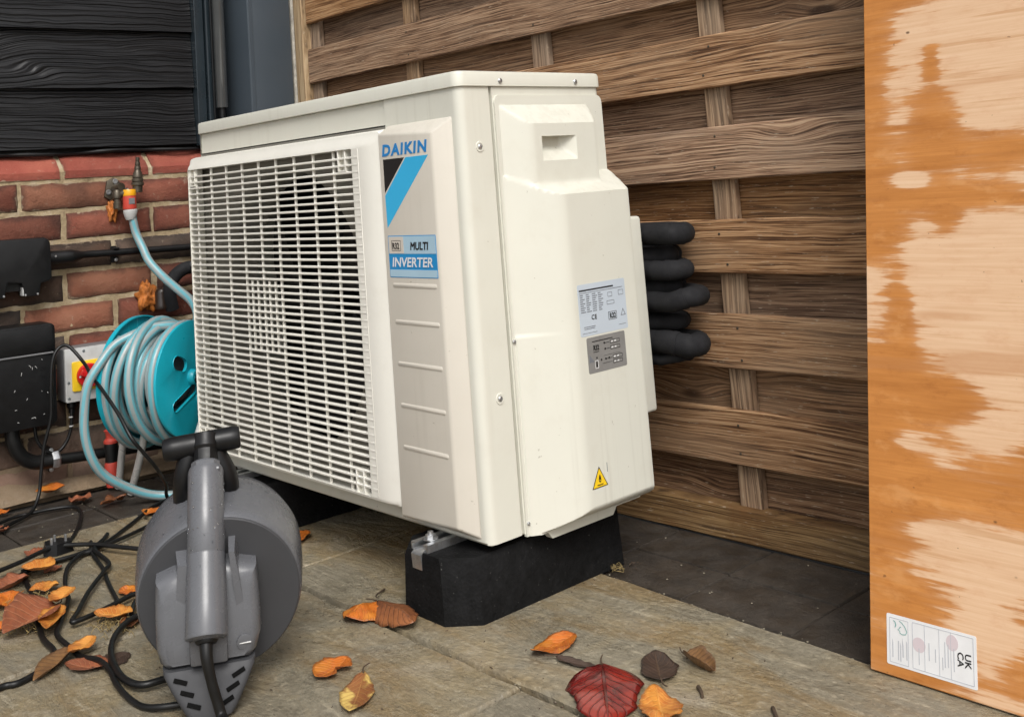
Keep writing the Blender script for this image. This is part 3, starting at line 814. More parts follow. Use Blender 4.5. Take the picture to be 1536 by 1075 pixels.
# grille
bm = nb()
GX0, GX1, GZ0, GZ1 = -0.913, -0.181, 0.139, 0.767
def gr(l, r, b, t, y, cr): return [(x, y, z) for x, z in rrect(GX0 + l, GX1 - r, GZ0 + b, GZ1 - t, cr, 4)]
loft(bm, [gr(0, 0, 0, 0, 0.001, 0.012), gr(0.0006, 0.001, 0.0006, 0.001, -0.011, 0.012), gr(0.003, 0.006, 0.002, 0.004, -0.022, 0.012),
          gr(0.006, 0.016, 0.004, 0.013, -0.0245, 0.010), gr(0.0085, 0.026, 0.006, 0.021, -0.030, 0.007), gr(0.0125, 0.060, 0.0105, 0.0285, -0.0325, 0.002), gr(0.0125, 0.081, 0.0105, 0.0285, -0.0328, 0.002), gr(0.0125, 0.081, 0.0105, 0.0285, 0.0022, 0.002)], False, False)
grille = ac('fan_grille', bm, M['ivory_grille'], 40)
pitch = 0.012733
zb = [0.723 - pitch * i for i in range(-0, 45)]
bm = nb(); box(bm, -0.906, -0.262, -0.0306, -0.0225, -0.0020, 0.0020, 0.0009); box(bm, -0.2618, -0.2425, -0.0331, -0.0320, -0.0017, 0.0017, 0.0003)
hb = finish(bm, 'grille_bar', 40); hb.materials.append(M['ivory_grille'])
for z in zb:
    if z < 0.155: continue
    o = ac('grille_bar', hb, None, 40, grille); o.location = (0, 0, z)
bm = nb(); box(bm, -0.0021, 0.0021, -0.0285, -0.0235, 0.147, 0.7405, 0.0008)
vb = finish(bm, 'grille_bar', 40); vb.materials.append(M['ivory_grille'])
for i in range(9):
    o = ac('grille_bar', vb, None, 40, grille); o.location = (-0.873 + 0.0677 * i + 0.002, 0.0007, 0)
bm = nb(); box(bm, -0.0019, 0.0019, -0.0285, -0.0235, 0.367, 0.503, 0.0008)
vb2 = finish(bm, 'grille_bar', 40); vb2.materials.append(M['ivory_grille'])
for x in (-0.6465, -0.624, -0.579, -0.556):
    o = ac('grille_bar', vb2, None, 40, grille); o.location = (x, 0.0007, 0)
bm = nb(); box(bm, -0.2435, -0.2415, -0.0331, -0.0320, 0.152, 0.737, 0.0003); ac('grille_bar', bm, M['ivory_grille'], 40, grille)
for x, za, zt in ((-0.297, 0.701, 0.7395), (-0.884, 0.703, 0.7395), (-0.297, 0.148, 0.187), (-0.884, 0.148, 0.187)):
    bm = nb()
    box(bm, x - 0.0125, x - 0.0095, -0.0312, -0.012, za, zt, 0.0006); box(bm, x + 0.0095, x + 0.0125, -0.0312, -0.012, za, zt, 0.0006)
    zz = za if za > 0.4 else zt
    box(bm, x - 0.0125, x + 0.0125, -0.0309, -0.013, zz - 0.0015, zz + 0.0015, 0.0005); box(bm, x - 0.0095, x + 0.0095, -0.0225, -0.02, za, zt)
    ac('clip', bm, M['ivory_grille'], 40, grille)
# raised badge panel
bm = nb()
loft(bm, [[(-0.195, 0.001, 0.118), (-0.020, 0.001, 0.118), (-0.020, 0.001, 0.772), (-0.195, 0.001, 0.772)],
          [(-0.194, -0.002, 0.120), (-0.022, -0.002, 0.120), (-0.022, -0.002, 0.770), (-0.194, -0.002, 0.770)],
          [(-0.192, -0.0245, 0.129), (-0.047, -0.0245, 0.134), (-0.047, -0.0245, 0.749), (-0.192, -0.0245, 0.758)]], cap0=False)
pe = [e for e in bm.edges if all(abs(v.co.y + 0.0245) < 1e-5 for v in e.verts)] + [e for e in bm.edges if abs(e.verts[0].co.y - e.verts[1].co.y) > 0.02]
bmesh.ops.bevel(bm, geom=pe, offset=0.004, segments=3, profile=0.5, affect='EDGES')
badge = ac('badge_panel', bm, M['ivory_panel'], 50)
for z in (0.5035, 0.4435, 0.3755, 0.3085, 0.2415):
    bm = nb()
    out = rrect(-0.174, -0.056, z - 0.0042, z + 0.0042, 0.0041, 4); inn = rrect(-0.1725, -0.0575, z - 0.0026, z + 0.0026, 0.0025, 4)
    loft(bm, [[(x, -0.0244, q) for x, q in out], [(x, -0.0255, q) for x, q in inn]], cap0=False)
    ac('rib', bm, M['ivory_panel'], 60, badge)
YP = -0.0248
def front_poly(name, pts, m, y=YP): 
    bm = nb(); plate(bm, pts, [], lambda p: (p[0], y, p[1]), lambda p: (p[0], y + 0.0006, p[1])); return ac(name, bm, m, None, badge)
def front_text(body, x, z, size, m, y=YP, **kw):
    me = text_mesh(body, size, **kw); me.materials.append(m)
    o = obj('lettering', me, None, badge); o.rotation_euler = (PI / 2, 0, 0); o.location = (x, y - 0.0002, z); return o
front_poly('emblem', [(-0.1795, 0.7135), (-0.1205, 0.7135), (-0.1795, 0.657)], M['ink'])
front_poly('emblem', [(-0.1165, 0.7135), (-0.0565, 0.7135), (-0.1785, 0.5985), (-0.1795, 0.6525)], M['cyan'])
front_text('DAIKIN', -0.182, 0.7195, 0.0262, M['brand_blue'], shear=0.14, bold=0.0011, sx=1.24, spacing=1.17)
front_poly('badge', rrect(-0.1795, -0.0515, 0.5165, 0.5855, 0.001, 2), M['badge_blue'])
front_poly('badge_field', rrect(-0.1782, -0.0528, 0.5555, 0.5842, 0.0006, 2), M['badge_pale'], YP - 0.0003)
front_poly('badge_field', rrect(-0.1782, -0.0528, 0.5178, 0.5295, 0.0006, 2), M['badge_pale'], YP - 0.0003)
front_poly('badge_field', rrect(-0.1772, -0.137, 0.5563, 0.5836, 0.0006, 2), M['badge_cream'], YP - 0.0005)
bm = nb(); plate(bm, rrect(-0.1695, -0.1445, 0.5605, 0.5775, 0.0006, 2), [rrect(-0.1689, -0.1451, 0.5611, 0.5769, 0.0004, 2)], lambda p: (p[0], YP - 0.0008, p[1]), lambda p: (p[0], YP - 0.0002, p[1])); ac('badge_frame', bm, M['ink'], None, badge)
front_text('R32', -0.1675, 0.5637, 0.0142, M['ink'], YP - 0.0009, bold=0.00035, sx=0.85)
front_text('MULTI', -0.1195, 0.5622, 0.0172, M['ink'], YP - 0.0006, shear=0.16, bold=0.0006, sx=0.98)
front_text('INVERTER', -0.1715, 0.5345, 0.0215, M['white'], YP - 0.0006, shear=0.16, bold=0.0005, sx=1.14)
# side cover
CL = lambda t: 0.0 if t < 0 else (1.0 if t > 1 else t)
SM = lambda t: CL(t) ** 2 * (3 - 2 * CL(t))
RS = lambda t: math.sin(PI / 2 * CL(t))
def cover_h(y, z):
    # upper bump with the hand hold
    h1 = 0.030 * min(0.65 * RS((y - 0.083) / 0.05) + 0.35 * SM((y - 0.083) / 0.05), RS((0.294 - y) / 0.016), CL((0.787 - z) / 0.034))
    a2 = (y - 0.079) / 0.088
    lft = 0.55 * SM(a2) + 0.45 * RS(a2)
    h2 = 0.058 * min(lft, RS((0.3365 - y) / 0.02)) 
    top = CL((0.671 - z) / 0.037)
    h2 = min(h2, 0.058 * top)
    bot = 0.010 + 0.048 * RS((z - 0.110) / 0.030)
    h2 = min(h2, bot)
    if z < 0.417 and a2 > 0: h2 += 0.0022 * (1 - SM(a2 / 0.85)) * CL((0.417 - z) / 0.006)
    h = max(h1 if z > 0.62 else 0, h2)
    # hand hold recess
    if 0.1465 <= y <= 0.2285 and 0.691 <= z <= 0.7315:
        dep = 0.020 * min(1.0, CL((z - 0.691) / 0.024) + 0.02, CL((0.2285 - y) / 0.024) + 0.02)
        h -= dep if z <= 0.7315 - 1e-6 else 0
    return 0.0035 + h
ys = sorted(set([round(0.0735 + (0.3325 - 0.0735) * i / 74, 5) for i in range(75)] + [0.1463, 0.1466, 0.2284, 0.2288, 0.079, 0.083, 0.334]))
zs = sorted(set([round(0.1075 + (0.8035 - 0.1075) * i / 150, 5) for i in range(151)] + [round(0.1075 + 0.0012 * i, 5) for i in range(32)] + [0.6908, 0.6911, 0.7313, 0.7316, 0.787, 0.753, 0.671, 0.634, 0.417, 0.411]))
bm = nb()
yr0, yr1, zr0, zr1 = ys[0], ys[-1], zs[0], zs[-1]
def rc(y, z):    # rounded plan corners of the cover
    r = 0.012
    if z > zr1 - r:
        for cy, sgn in ((yr0 + r, -1), (yr1 - r, 1)):
            if (y - cy) * sgn > 0:
                zmax = zr1 - r + math.sqrt(max(0, r * r - (y - cy) ** 2))
                return y, min(z, zmax)
    return y, z
grid = []
for z in zs:
    row = []
    for y in ys:
        yy, zz = rc(y, z)
        row.append(bm.verts.new((cover_h(y, z), yy, zz)))
    grid.append(row)
for i in range(len(zs) - 1):
    for j in range(len(ys) - 1):
        bm.faces.new((grid[i][j], grid[i][j + 1], grid[i + 1][j + 1], grid[i + 1][j]))
bd = [grid[0][j] for j in range(len(ys))] + [grid[i][-1] for i in range(1, len(zs))] + [grid[-1][j] for j in range(len(ys) - 2, -1, -1)] + [grid[i][0] for i in range(len(zs) - 2, 0, -1)]
sk = [bm.verts.new((-0.003, v.co.y, v.co.z)) for v in bd]
for i in range(len(bd)):
    j = (i + 1) % len(bd); bm.faces.new((bd[i], bd[j], sk[j], sk[i]))
bmesh.ops.remove_doubles(bm, verts=bm.verts[:], dist=1e-6)
cover = ac('side_cover', bm, M['ivory'], 32)
# screws
def screw(parent, c, axis, r=0.0055, dish=True, root_ac=True):
    ax = Vector(axis); cv = Vector(c)
    if dish:
        bm = nb(); lathe(bm, [(r * 2.0, 0.0), (r * 1.85, 0.0012), (r * 1.25, 0.0012), (r * 1.15, 0.0004), (0, 0.0004)], cv, ax, 20)
        obj('screw_cup', bm, M['ivory'], parent)
    bm = nb(); lathe(bm, [(r, 0.0), (r, 0.0015), (r * 0.75, 0.0028), (r * 0.3, 0.0032), (r * 0.28, 0.0012), (0, 0.0012)], cv, ax, 14)
    obj('screw', bm, M['steel'], parent)
for y, z in ((0.038, 0.720), (0.041, 0.324)): screw(AC, (0, y, z), (1, 0, 0), 0.0045)
for y in (0.089, 0.269): screw(AC, (0.004, y, 0.8268), (1, 0, 0), 0.0045, False)
screw(cover, (0.0035, 0.0765, 0.4065), (1, 0, 0), 0.0036, False); screw(cover, (0.0035, 0.0775, 0.127), (1, 0, 0), 0.003, False)
# stickers on the cover
XS = 0.0618
def side_poly(name, pts, m, d=0.0, parent=None, holes=()):
    bm = nb(); plate(bm, pts, list(holes), lambda p: (XS + d, p[0], p[1]), lambda p: (XS + d - 0.0006, p[0], p[1])); return ac(name, bm, m, None, parent or cover)
def side_text(body, y, z, size, m, d=0.0006, parent=None, **kw):
    me = text_mesh(body, size, **kw); me.materials.append(m)
    o = obj('lettering', me, None, parent or cover); o.rotation_euler = (PI / 2, 0, PI / 2); o.location = (XS + d, y, z); return o
st1 = side_poly('rating_plate', rrect(0.1705, 0.2865, 0.4025, 0.4855, 0.003, 3), M['label_blue'])
def bars(parent, rects, m, d=0.0003):
    bm = nb()
    for a, b, z0, z1 in rects: plate(bm, [(a, z0), (b, z0), (b, z1), (a, z1)], [], lambda p: (XS + d, p[0], p[1]), lambda p: (XS + d - 0.0005, p[0], p[1]))
    ac('print', bm, m, None, parent)
rn = random.Random(4)
bars(st1, [(0.174, 0.257, 0.4745, 0.4768)] , M['ink'])
rc_ = [(0.174, 0.28, 0.4712, 0.4721)]
for i in range(9):
    z = 0.4675 - i * 0.0034
    for j in range(4):
        a = 0.175 + j * 0.0145; rc_.append((a, a + rn.uniform(0.006, 0.0125), z, z + 0.0014))
rc_ += [(0.18, 0.207, 0.4165, 0.4175), (0.18, 0.205, 0.4135, 0.4145), (0.175, 0.21, 0.407, 0.4076), (0.264, 0.282, 0.4105, 0.4113)]
bars(st1, rc_, M['ink_grey'])
def frame(y0, y1, z0, z1, m, w=0.0007, parent=st1): side_poly('print', rrect(y0, y1, z0, z1, 0.0005, 1), m, 0.0003, parent, [rrect(y0 + w, y1 - w, z0 + w, z1 - w, 0.0003, 1)])
frame(0.242, 0.253, 0.459, 0.4665, M['ink_grey']); frame(0.2685, 0.281, 0.459, 0.4675, M['ink_grey']); frame(0.2385, 0.257, 0.4465, 0.453, M['ink_grey']); frame(0.24, 0.2605, 0.4215, 0.4345, M['ink'])
side_poly('print', [(0.2705, 0.425), (0.283, 0.425), (0.2768, 0.4365)], M['ink_grey'], 0.0003, st1, [[(0.2722, 0.426), (0.2813, 0.426), (0.2768, 0.4345)]])
side_text('R32', 0.2425, 0.4242, 0.0112, M['ink'], bold=0.0004, sx=0.85, parent=st1)
side_text('CE', 0.1985, 0.4275, 0.0105, M['ink'], bold=0.0002, sx=0.95, parent=st1, spacing=1.15)
st2 = side_poly('wiring_plate', rrect(0.1825, 0.276, 0.3425, 0.3995, 0.003, 3), M['label_grey'])
bars(st2, [(0.195, 0.245, 0.3915, 0.3928), (0.196, 0.21, 0.3748, 0.3758), (0.22, 0.262, 0.3665, 0.3668), (0.226, 0.236, 0.386, 0.3868), (0.227, 0.237, 0.3765, 0.3772), (0.222, 0.24, 0.3605, 0.3612), (0.216, 0.24, 0.3545, 0.355)], M['ink'])
for a, b, c_, d_ in ((0.238, 0.262, 0.3835, 0.3895), (0.238, 0.262, 0.374, 0.380), (0.242, 0.266, 0.3585, 0.3645), (0.242, 0.266, 0.351, 0.3565)):
    frame(a, b, c_, d_, M['ink'], parent=st2); bars(st2, [(a + 0.003, a + 0.007, c_ + 0.002, d_ - 0.002), (a + 0.011, a + 0.015, c_ + 0.002, d_ - 0.002)], M['white'])
for yy, zz in ((0.224, 0.3865), (0.225, 0.377), (0.2035, 0.3655), (0.214, 0.361), (0.225, 0.361), (0.233, 0.3615)): side_poly('print', circ(yy, zz, 0.0018, 10), M['ink'], 0.0003, st2)
frame(0.1985, 0.2065, 0.349, 0.3615, M['white'], 0.0007, st2); bars(st2, [(0.2008, 0.2042, 0.351, 0.3595)], M['ink'])
side_poly('print', [(0.185, 0.360), (0.197, 0.360), (0.187, 0.372)], M['ink_grey'], 0.0003, st2)
side_text('R32', 0.1965, 0.3785, 0.0108, M['ink'], bold=0.0004, sx=0.8, parent=st2)
tri = lambda s, dz=0: [(0.1865 - 0.0185 * s, 0.1655 + dz + 0.0163 * (1 - s) * 0.62), (0.1865 + 0.0185 * s, 0.1655 + dz + 0.0163 * (1 - s) * 0.62), (0.1865, 0.1655 + 0.0325 - (1 - s) * 0.0225)]
wt = side_poly('warning_label', tri(1.0), M['ink'])
side_poly('print', tri(0.86), M['yellow'], 0.0003, wt)
side_poly('print', [(0.1865 + 0.0035 * math.sin(a) * (1 - 0.6 * (1 + math.cos(a)) / 2), 0.1795 - 0.006 * -math.cos(a)) for a in [2 * PI * i / 14 for i in range(14)]], M['ink'], 0.0006, wt, [circ(0.1865, 0.1768, 0.0013, 8)])
bars(wt, [(0.1795, 0.1935, 0.1692, 0.1705)], M['ink'], 0.0006)
bars(cover, [(0.2055, 0.2063, 0.186, 0.2)], M['ink_grey'])
# valve cover at the back
bm = nb(); box(bm, -0.03, 0.018, 0.334, 0.397, 0.240, 0.583, 0.006, 3); ac('valve_cover', bm, M['ivory'], 40)

# rubber feet with steel mounting channel
def oct_(d, z): 
    x0, x1, y0, y1, c = -0.19 + d, -0.009 - d, -0.059 + d * 0.4, 0.345 - d * 0.4, 0.042
    return [(x, y, z) for x, y in [(x0 + c, y0), (x1 - c, y0), (x1, y0 + c), (x1, y1 - c), (x1 - c, y1), (x0 + c, y1), (x0, y1 - c), (x0, y0 + c)]]
def make_foot(dx, label):
    r = root('rubber_foot', (-0.1 + dx, 0.14, 0), label, 'mounting foot', 'rubber feet under the outdoor unit')
    bm = nb(); rg = [oct_(0, 0.0), oct_(0.0, 0.004), oct_(0.004, 0.088), oct_(0.009, 0.097)]
    loft(bm, [[(x + dx, y, z) for x, y, z in q] for q in rg])
    obj('block', bm, M['rubber'], r, 40)
    bm = nb()
    x = -0.112 + dx
    box(bm, x - 0.0205, x + 0.0205, -0.052, 0.335, 0.0955, 0.098); box(bm, x - 0.0205, x - 0.0175, -0.052, 0.335, 0.098, 0.1085); box(bm, x + 0.0175, x + 0.0205, -0.052, 0.335, 0.098, 0.1085)
    box(bm, x - 0.0175, x - 0.010, -0.052, 0.335, 0.1062, 0.1085); box(bm, x + 0.010, x + 0.0175, -0.052, 0.335, 0.1062, 0.1085)
    obj('channel', bm, M['steel'], r, None)
    bm = nb()
    pr = [(-0.058, 0.072), (-0.0595, 0.094), (-0.052, 0.1), (-0.03, 0.1)]
    loft(bm, [[(xx, y, z) for y, z in pr] + [(xx, y + 0.0025, z - 0.0025) for y, z in reversed(pr)] for xx in (x - 0.012, x + 0.012)])
    obj('end_clip', bm, M['steel'], r, 40)
    bm = nb(); lathe(bm, [(0.012, 0.109), (0.012, 0.111), (0.0, 0.111)], (x, -0.028, 0), n=20); lathe(bm, [(0.0085, 0.111), (0.0085, 0.1165), (0.0, 0.1175)], (x, -0.028, 0), n=6); lathe(bm, [(0.0045, 0.113), (0.0045, 0.121), (0, 0.1215)], (x, -0.028, 0), n=10)
    obj('bolt', bm, M['steel'], r, 30)
make_foot(0.0, 'black rubber mounting foot under the right end of the white unit')
make_foot(-0.655, 'black rubber mounting foot in shadow under the left end of the white unit')

# insulated pipes between unit and fence
def ipipe(z, xe, r, label, ysp=(0.402, 0.486), dz=0.0, back=False):
    bm = nb()
    if back: pts = [(-0.45, 0.487, z), (-0.2, 0.487, z), (0.0, 0.486, z + dz), (xe - 0.01, 0.476, z + dz), (xe, 0.455, z + dz), (xe - 0.03, 0.436, z + dz), (-0.04, 0.425, z)]
    else: pts = [(-0.06, 0.421, z), (0.0, 0.421, z), (xe - 0.035, 0.422, z), (xe - 0.006, 0.433, z + dz), (xe, 0.455, z + dz), (xe - 0.02, 0.478, z + dz), (xe - 0.08, 0.487, z + dz), (-0.3, 0.487, z + dz)]
    rn = random.Random(int(z * 1000)); ph = rn.uniform(0, 6)
    tube(bm, pts, lambda t: r * (1 + 0.03 * math.sin(t * 40 + ph)), 14, 7)
    o = obj('insulated_pipe', bm, M['foam_black'], None, 60)
    tag(o, label, 'pipe', 'black insulated pipes beside the fence')
    if not back and r > 0.015:
        for q in (0.30, 0.40) if z < 0.4 else (0.36,):
            sp_ = spline(pts, 7); kq = int(q * len(sp_)); bm = nb(); tube(bm, [sp_[kq], sp_[kq + 1], sp_[kq + 2]], r * 1.05, 14, 2); obj('tape', bm, M['foam_black'], o, 60)
ipipe(0.548, 0.063, 0.0195, 'topmost black foam insulated pipe bending behind the white unit', dz=-0.002)
ipipe(0.507, 0.022, 0.017, 'shadowed insulated pipe directly below the topmost black pipe', back=True)
ipipe(0.482, 0.056, 0.018, 'black insulated pipe third from the top beside the fence')
ipipe(0.452, 0.026, 0.0165, 'shadowed insulated pipe just above the longest black pipe', back=True)
ipipe(0.427, 0.084, 0.018, 'longest black insulated pipe reaching farthest along the fence', dz=0.008)
ipipe(0.388, 0.034, 0.015, 'shadowed insulated pipe just below the longest black pipe', back=True)
ipipe(0.356, 0.074, 0.0205, 'thick lower black insulated pipe with a taped joint', dz=-0.006)
ipipe(0.324, 0.05, 0.010, 'thinnest and lowest black pipe behind the white unit', dz=0.006)

# ------------------------------------------------------------------ plywood sheet leaning on the fence
TA = math.atan(0.206)
ply = empty('plywood_sheet', (0.4905, 0.208, 0.0035), 0, -TA)
tag(ply, 'tall plywood sheet with orange water stains leaning on the fence', 'board')
bm = nb(); box(bm, 0, 0.61, 0, 0.018, 0, 1.46, 0.0012)
for f in bm.faces:
    if abs(f.normal.y) < 0.5: f.material_index = 1
bmesh.ops.recalc_face_normals(bm, faces=bm.faces[:])
for f in bm.faces: f.material_index = 0 if abs(f.normal.y) > 0.5 else 1
obj('panel', bm, [M['ply'], M['ply_edge']], ply, None)
def ply_poly(pts, m, y, holes=(), name='print', parent=None):
    bm = nb(); plate(bm, pts, list(holes), lambda p: (p[0], y, p[1]), lambda p: (p[0], y + 0.0004, p[1])); return obj(name, bm, m, parent or ply, None)
lab = ply_poly(rrect(0.0235, 0.1375, 0.0135, 0.0725, 0.002, 3), M['white'], -0.0005, name='paper_label')
def pframe(x0, x1, z0, z1, m=M['ink_pale'], w=0.0006): ply_poly(rrect(x0, x1, z0, z1, 0.0006, 1), m, -0.0008, [rrect(x0 + w, x1 - w, z0 + w, z1 - w, 0.0003, 1)], parent=lab)
pframe(0.0275, 0.0525, 0.0165, 0.0685); pframe(0.0575, 0.134, 0.0165, 0.0695)
for x in (0.073, 0.0915, 0.106): ply_poly([(x, 0.0172), (x + 0.0006, 0.0172), (x + 0.0006, 0.069), (x, 0.069)], M['ink_pale'], -0.0008, parent=lab)
rn = random.Random(9)
for x in (0.031, 0.0385, 0.0415, 0.0445, 0.0495): 
    a = rn.uniform(0.02, 0.026); ply_poly([(x, a), (x + 0.0012, a), (x + 0.0012, a + rn.uniform(0.012, 0.024)), (x, a + 0.022)], M['ink_pale'], -0.0008, parent=lab)
for x in (0.0655, 0.0785, 0.0865, 0.0955, 0.0985, 0.1025, 0.1095):
    a = rn.uniform(0.022, 0.034); b = a + rn.uniform(0.012, 0.03); ply_poly([(x, a), (x + 0.001, a), (x + 0.001, b), (x, b)], M['ink_pale'], -0.0008, parent=lab)
ply_poly(circ(0.066, 0.045, 0.0085, 24), M['ink_pink'], -0.0007, parent=lab)
ply_poly(circ(0.108, 0.058, 0.0075, 24, 0.009), M['ink_pink'], -0.0007, parent=lab)
def stroke(pts, w, y, m, closed=False):
    P = [Vector(p) for p in pts]; bm = nb(); L = []; R = []
    for i, p in enumerate(P):
        d = (P[min(i + 1, len(P) - 1)] - P[max(i - 1, 0)]).normalized(); nrm = Vector((-d.y, d.x))
        L.append(bm.verts.new((p.x + nrm.x * w, y, p.y + nrm.y * w))); R.append(bm.verts.new((p.x - nrm.x * w, y, p.y - nrm.y * w)))
    for i in range(len(P) - 1): bm.faces.new((L[i], L[i + 1], R[i + 1], R[i]))
    return obj('print', bm, m, lab, None)
stroke([(0.0405, 0.0665), (0.044, 0.065), (0.048, 0.061), (0.0505, 0.056), (0.049, 0.0525), (0.045, 0.0515), (0.0415, 0.0525), (0.041, 0.055), (0.0385, 0.056), (0.0405, 0.0575), (0.0415, 0.0595), (0.043, 0.060)], 0.00045, -0.0009, M['ink_teal'])
stroke([(0.033, 0.0655), (0.035, 0.064), (0.036, 0.061), (0.035, 0.058)], 0.0006, -0.0009, M['ink_teal'])
for body, x in (('UK', 0.1235), ('CA', 0.1145)):
    me = text_mesh(body, 0.0105, bold=0.0002, sx=1.15); me.materials.append(M['ink'])
    o = obj('lettering', me, None, lab); o.rotation_euler = (PI / 2, PI / 2, 0); o.location = (x, -0.0009, 0.0505)
#PART3

# ------------------------------------------------------------------ things on the house wall (local: x along the wall, -y out of it)
def wpoly(bm, poly, d0, d1, bev=0.0, seg=2, mi=0):
    plate(bm, poly, [], lambda p: (p[0], -d0, p[1]), lambda p: (p[0], -d1, p[1]), mi)
    if bev:
        es = [e for e in bm.edges if all(abs(v.co.y + d1) < 1e-6 for v in e.verts) and len(e.link_faces) == 2 and any(abs(f.normal.y) < 0.5 for f in e.link_faces)]
        bm.normal_update()
        es = [e for e in bm.edges if all(abs(v.co.y + d1) < 1e-6 for v in e.verts) and e.calc_face_angle(0) > 0.8]
        bmesh.ops.bevel(bm, geom=es, offset=bev, segments=seg, profile=0.5, affect='EDGES', clamp_overlap=True)

ub = wall_empty('meter_box', 'upper black plastic box on the brick wall with notched lower edge', 'utility box')
bm = nb()
pol = [(-0.178, 0.514), (-0.180, 0.597), (-0.184, 0.606), (-0.194, 0.611), (-0.5, 0.617), (-0.505, 0.515), (-0.48, 0.507), (-0.475, 0.478), (-0.44, 0.477), (-0.435, 0.508), (-0.35, 0.51), (-0.345, 0.478), (-0.2865, 0.4775), (-0.279, 0.512), (-0.248, 0.508), (-0.240, 0.476), (-0.209, 0.475), (-0.203, 0.504), (-0.186, 0.507)]
wpoly(bm, pol[::-1], 0.001, 0.06, 0.004)
obj('casing', bm, M['black'], ub, 40)
bm = nb(); box(bm, -0.46, -0.21, -0.04, -0.005, 0.49, 0.515); obj('recess', bm, M['black_matt'], ub, None)
bm = nb(); box(bm, -0.2455, -0.2425, -0.058, -0.03, 0.478, 0.506, 0.0008); obj('clip', bm, M['lightgrey'], ub)
for u, z in ((-0.212, 0.4795), (-0.24, 0.4795), (-0.288, 0.482)):
    bm = nb(); lathe(bm, [(0.003, 0.0), (0.002, 0.002), (0, 0.0024)], (u, -0.06, z), (0, -1, 0), 10); obj('screw', bm, M['steel'], ub)

lb = wall_empty('junction_box', 'lower larger black plastic box on the brick wall with scuffed lid', 'utility box')
bm = nb(); pol = rrect(-0.52, -0.183, 0.178, 0.41, 0.012, 4); wpoly(bm, pol, 0.001, 0.088, 0.005); obj('casing', bm, M['black'], lb, 40)
bm = nb(); pol = rrect(-0.516, -0.187, 0.348, 0.406, 0.008, 3); wpoly(bm, pol, 0.07, 0.0945, 0.003); obj('lid', bm, M['black'], lb, 40)
bm = nb(); box(bm, -0.516, -0.188, -0.0925, -0.08, 0.3405, 0.3445, 0.001); obj('lid_seam', bm, M['midgrey'], lb)
rs_ = random.Random(3)
bm = nb()
for i in range(14):
    u = rs_.uniform(-0.3, -0.2); z = rs_.uniform(0.19, 0.33); a = rs_.uniform(0, PI); l = rs_.uniform(0.002, 0.008)
    tube(bm, [(u - l * math.cos(a) / 2, -0.0884, z - l * math.sin(a) / 2), (u + l * 0.1, -0.0886, z + 0.001), (u + l * math.cos(a) / 2, -0.0884, z + l * math.sin(a) / 2)], 0.0006, 4, 2)
o = obj('paint_scuff', bm, M['lightgrey'], lb, None); tag(o, kind='stuff')

sw = wall_empty('isolator_switch', 'pale grey isolator box with yellow plate and red rotary switch', 'switch')
bm = nb(); wpoly(bm, rrect(-0.158, -0.028, 0.216, 0.341, 0.003, 3), 0.001, 0.062, 0.002); obj('casing', bm, M['midgrey'], sw, 40)
bm = nb(); wpoly(bm, rrect(-0.1575, -0.0285, 0.2165, 0.3405, 0.003, 3), 0.0625, 0.071, 0.002); obj('cover', bm, M['lightgrey'], sw, 40)
bm = nb(); wpoly(bm, rrect(-0.1425, -0.070, 0.2405, 0.3095, 0.004, 3), 0.0712, 0.0755, 0.001); obj('plate', bm, M['yellow'], sw, 40)
bm = nb(); lathe(bm, [(0.0285, 0.0756), (0.0285, 0.084), (0.026, 0.088), (0.0, 0.088)], (-0.1045, 0, 0.2745), (0, -1, 0), 32); kn = obj('knob', bm, M['red'], sw, 40)
bm = nb(); box(bm, -0.026, 0.026, -0.1, -0.0885, -0.0075, 0.0075, 0.003, 2); o = obj('lever', bm, M['red'], kn, 40); o.location = (-0.1045, 0, 0.2745); o.rotation_euler = (0, rad(28), 0)
bm = nb(); lathe(bm, [(0.0025, 0), (0.0025, 0.001), (0, 0.001)], (-0.128, -0.0884, 0.2745), (0, -1, 0), 8); obj('mark', bm, M['white'], kn)
for u, z in ((-0.113, 0.3325), (-0.15, 0.262), (-0.15, 0.2255)):
    bm = nb(); lathe(bm, [(0.0032, 0.0), (0.0032, 0.001), (0, 0.0012)], (u, -0.071, z), (0, -1, 0), 10); obj('screw', bm, M['steel'], sw)

cd = wall_empty('supply_conduit', 'black conduit running along the brick wall from the upper black box', 'pipe')
bm = nb(); tube(bm, [(-0.185, -0.03, 0.561), (-0.16, -0.03, 0.560), (-0.125, -0.03, 0.559), (-0.10, -0.028, 0.5595), (-0.07, -0.024, 0.5595), (0.05, -0.022, 0.556), (0.2, -0.022, 0.553), (0.33, -0.022, 0.551)],
                lambda t: 0.0165 if t < 0.3 else (0.0165 - (t - 0.3) / 0.16 * 0.0075 if t < 0.46 else 0.009), 12, 6)
obj('pipe', bm, M['black'], cd, 60)
for u in (-0.012, 0.24):
    bm = nb(); box(bm, u - 0.007, u + 0.007, -0.012, -0.001, 0.532, 0.574, 0.002); box(bm, u - 0.007, u + 0.007, -0.034, -0.012, 0.566, 0.570, 0.001); obj('saddle', bm, M['black'], cd)
    bm = nb(); lathe(bm, [(0.005, 0), (0.004, 0.002), (0, 0.003)], (u + 0.004, -0.0125, 0.539), (0, -1, 0), 12); obj('screw', bm, M['steel'], cd)
bm = nb(); lathe(bm, [(0.003, 0), (0.002, 0.002), (0, 0.002)], (-0.165, -0.047, 0.5635), (0, -1, 0), 8); obj('screw', bm, M['steel'], cd)

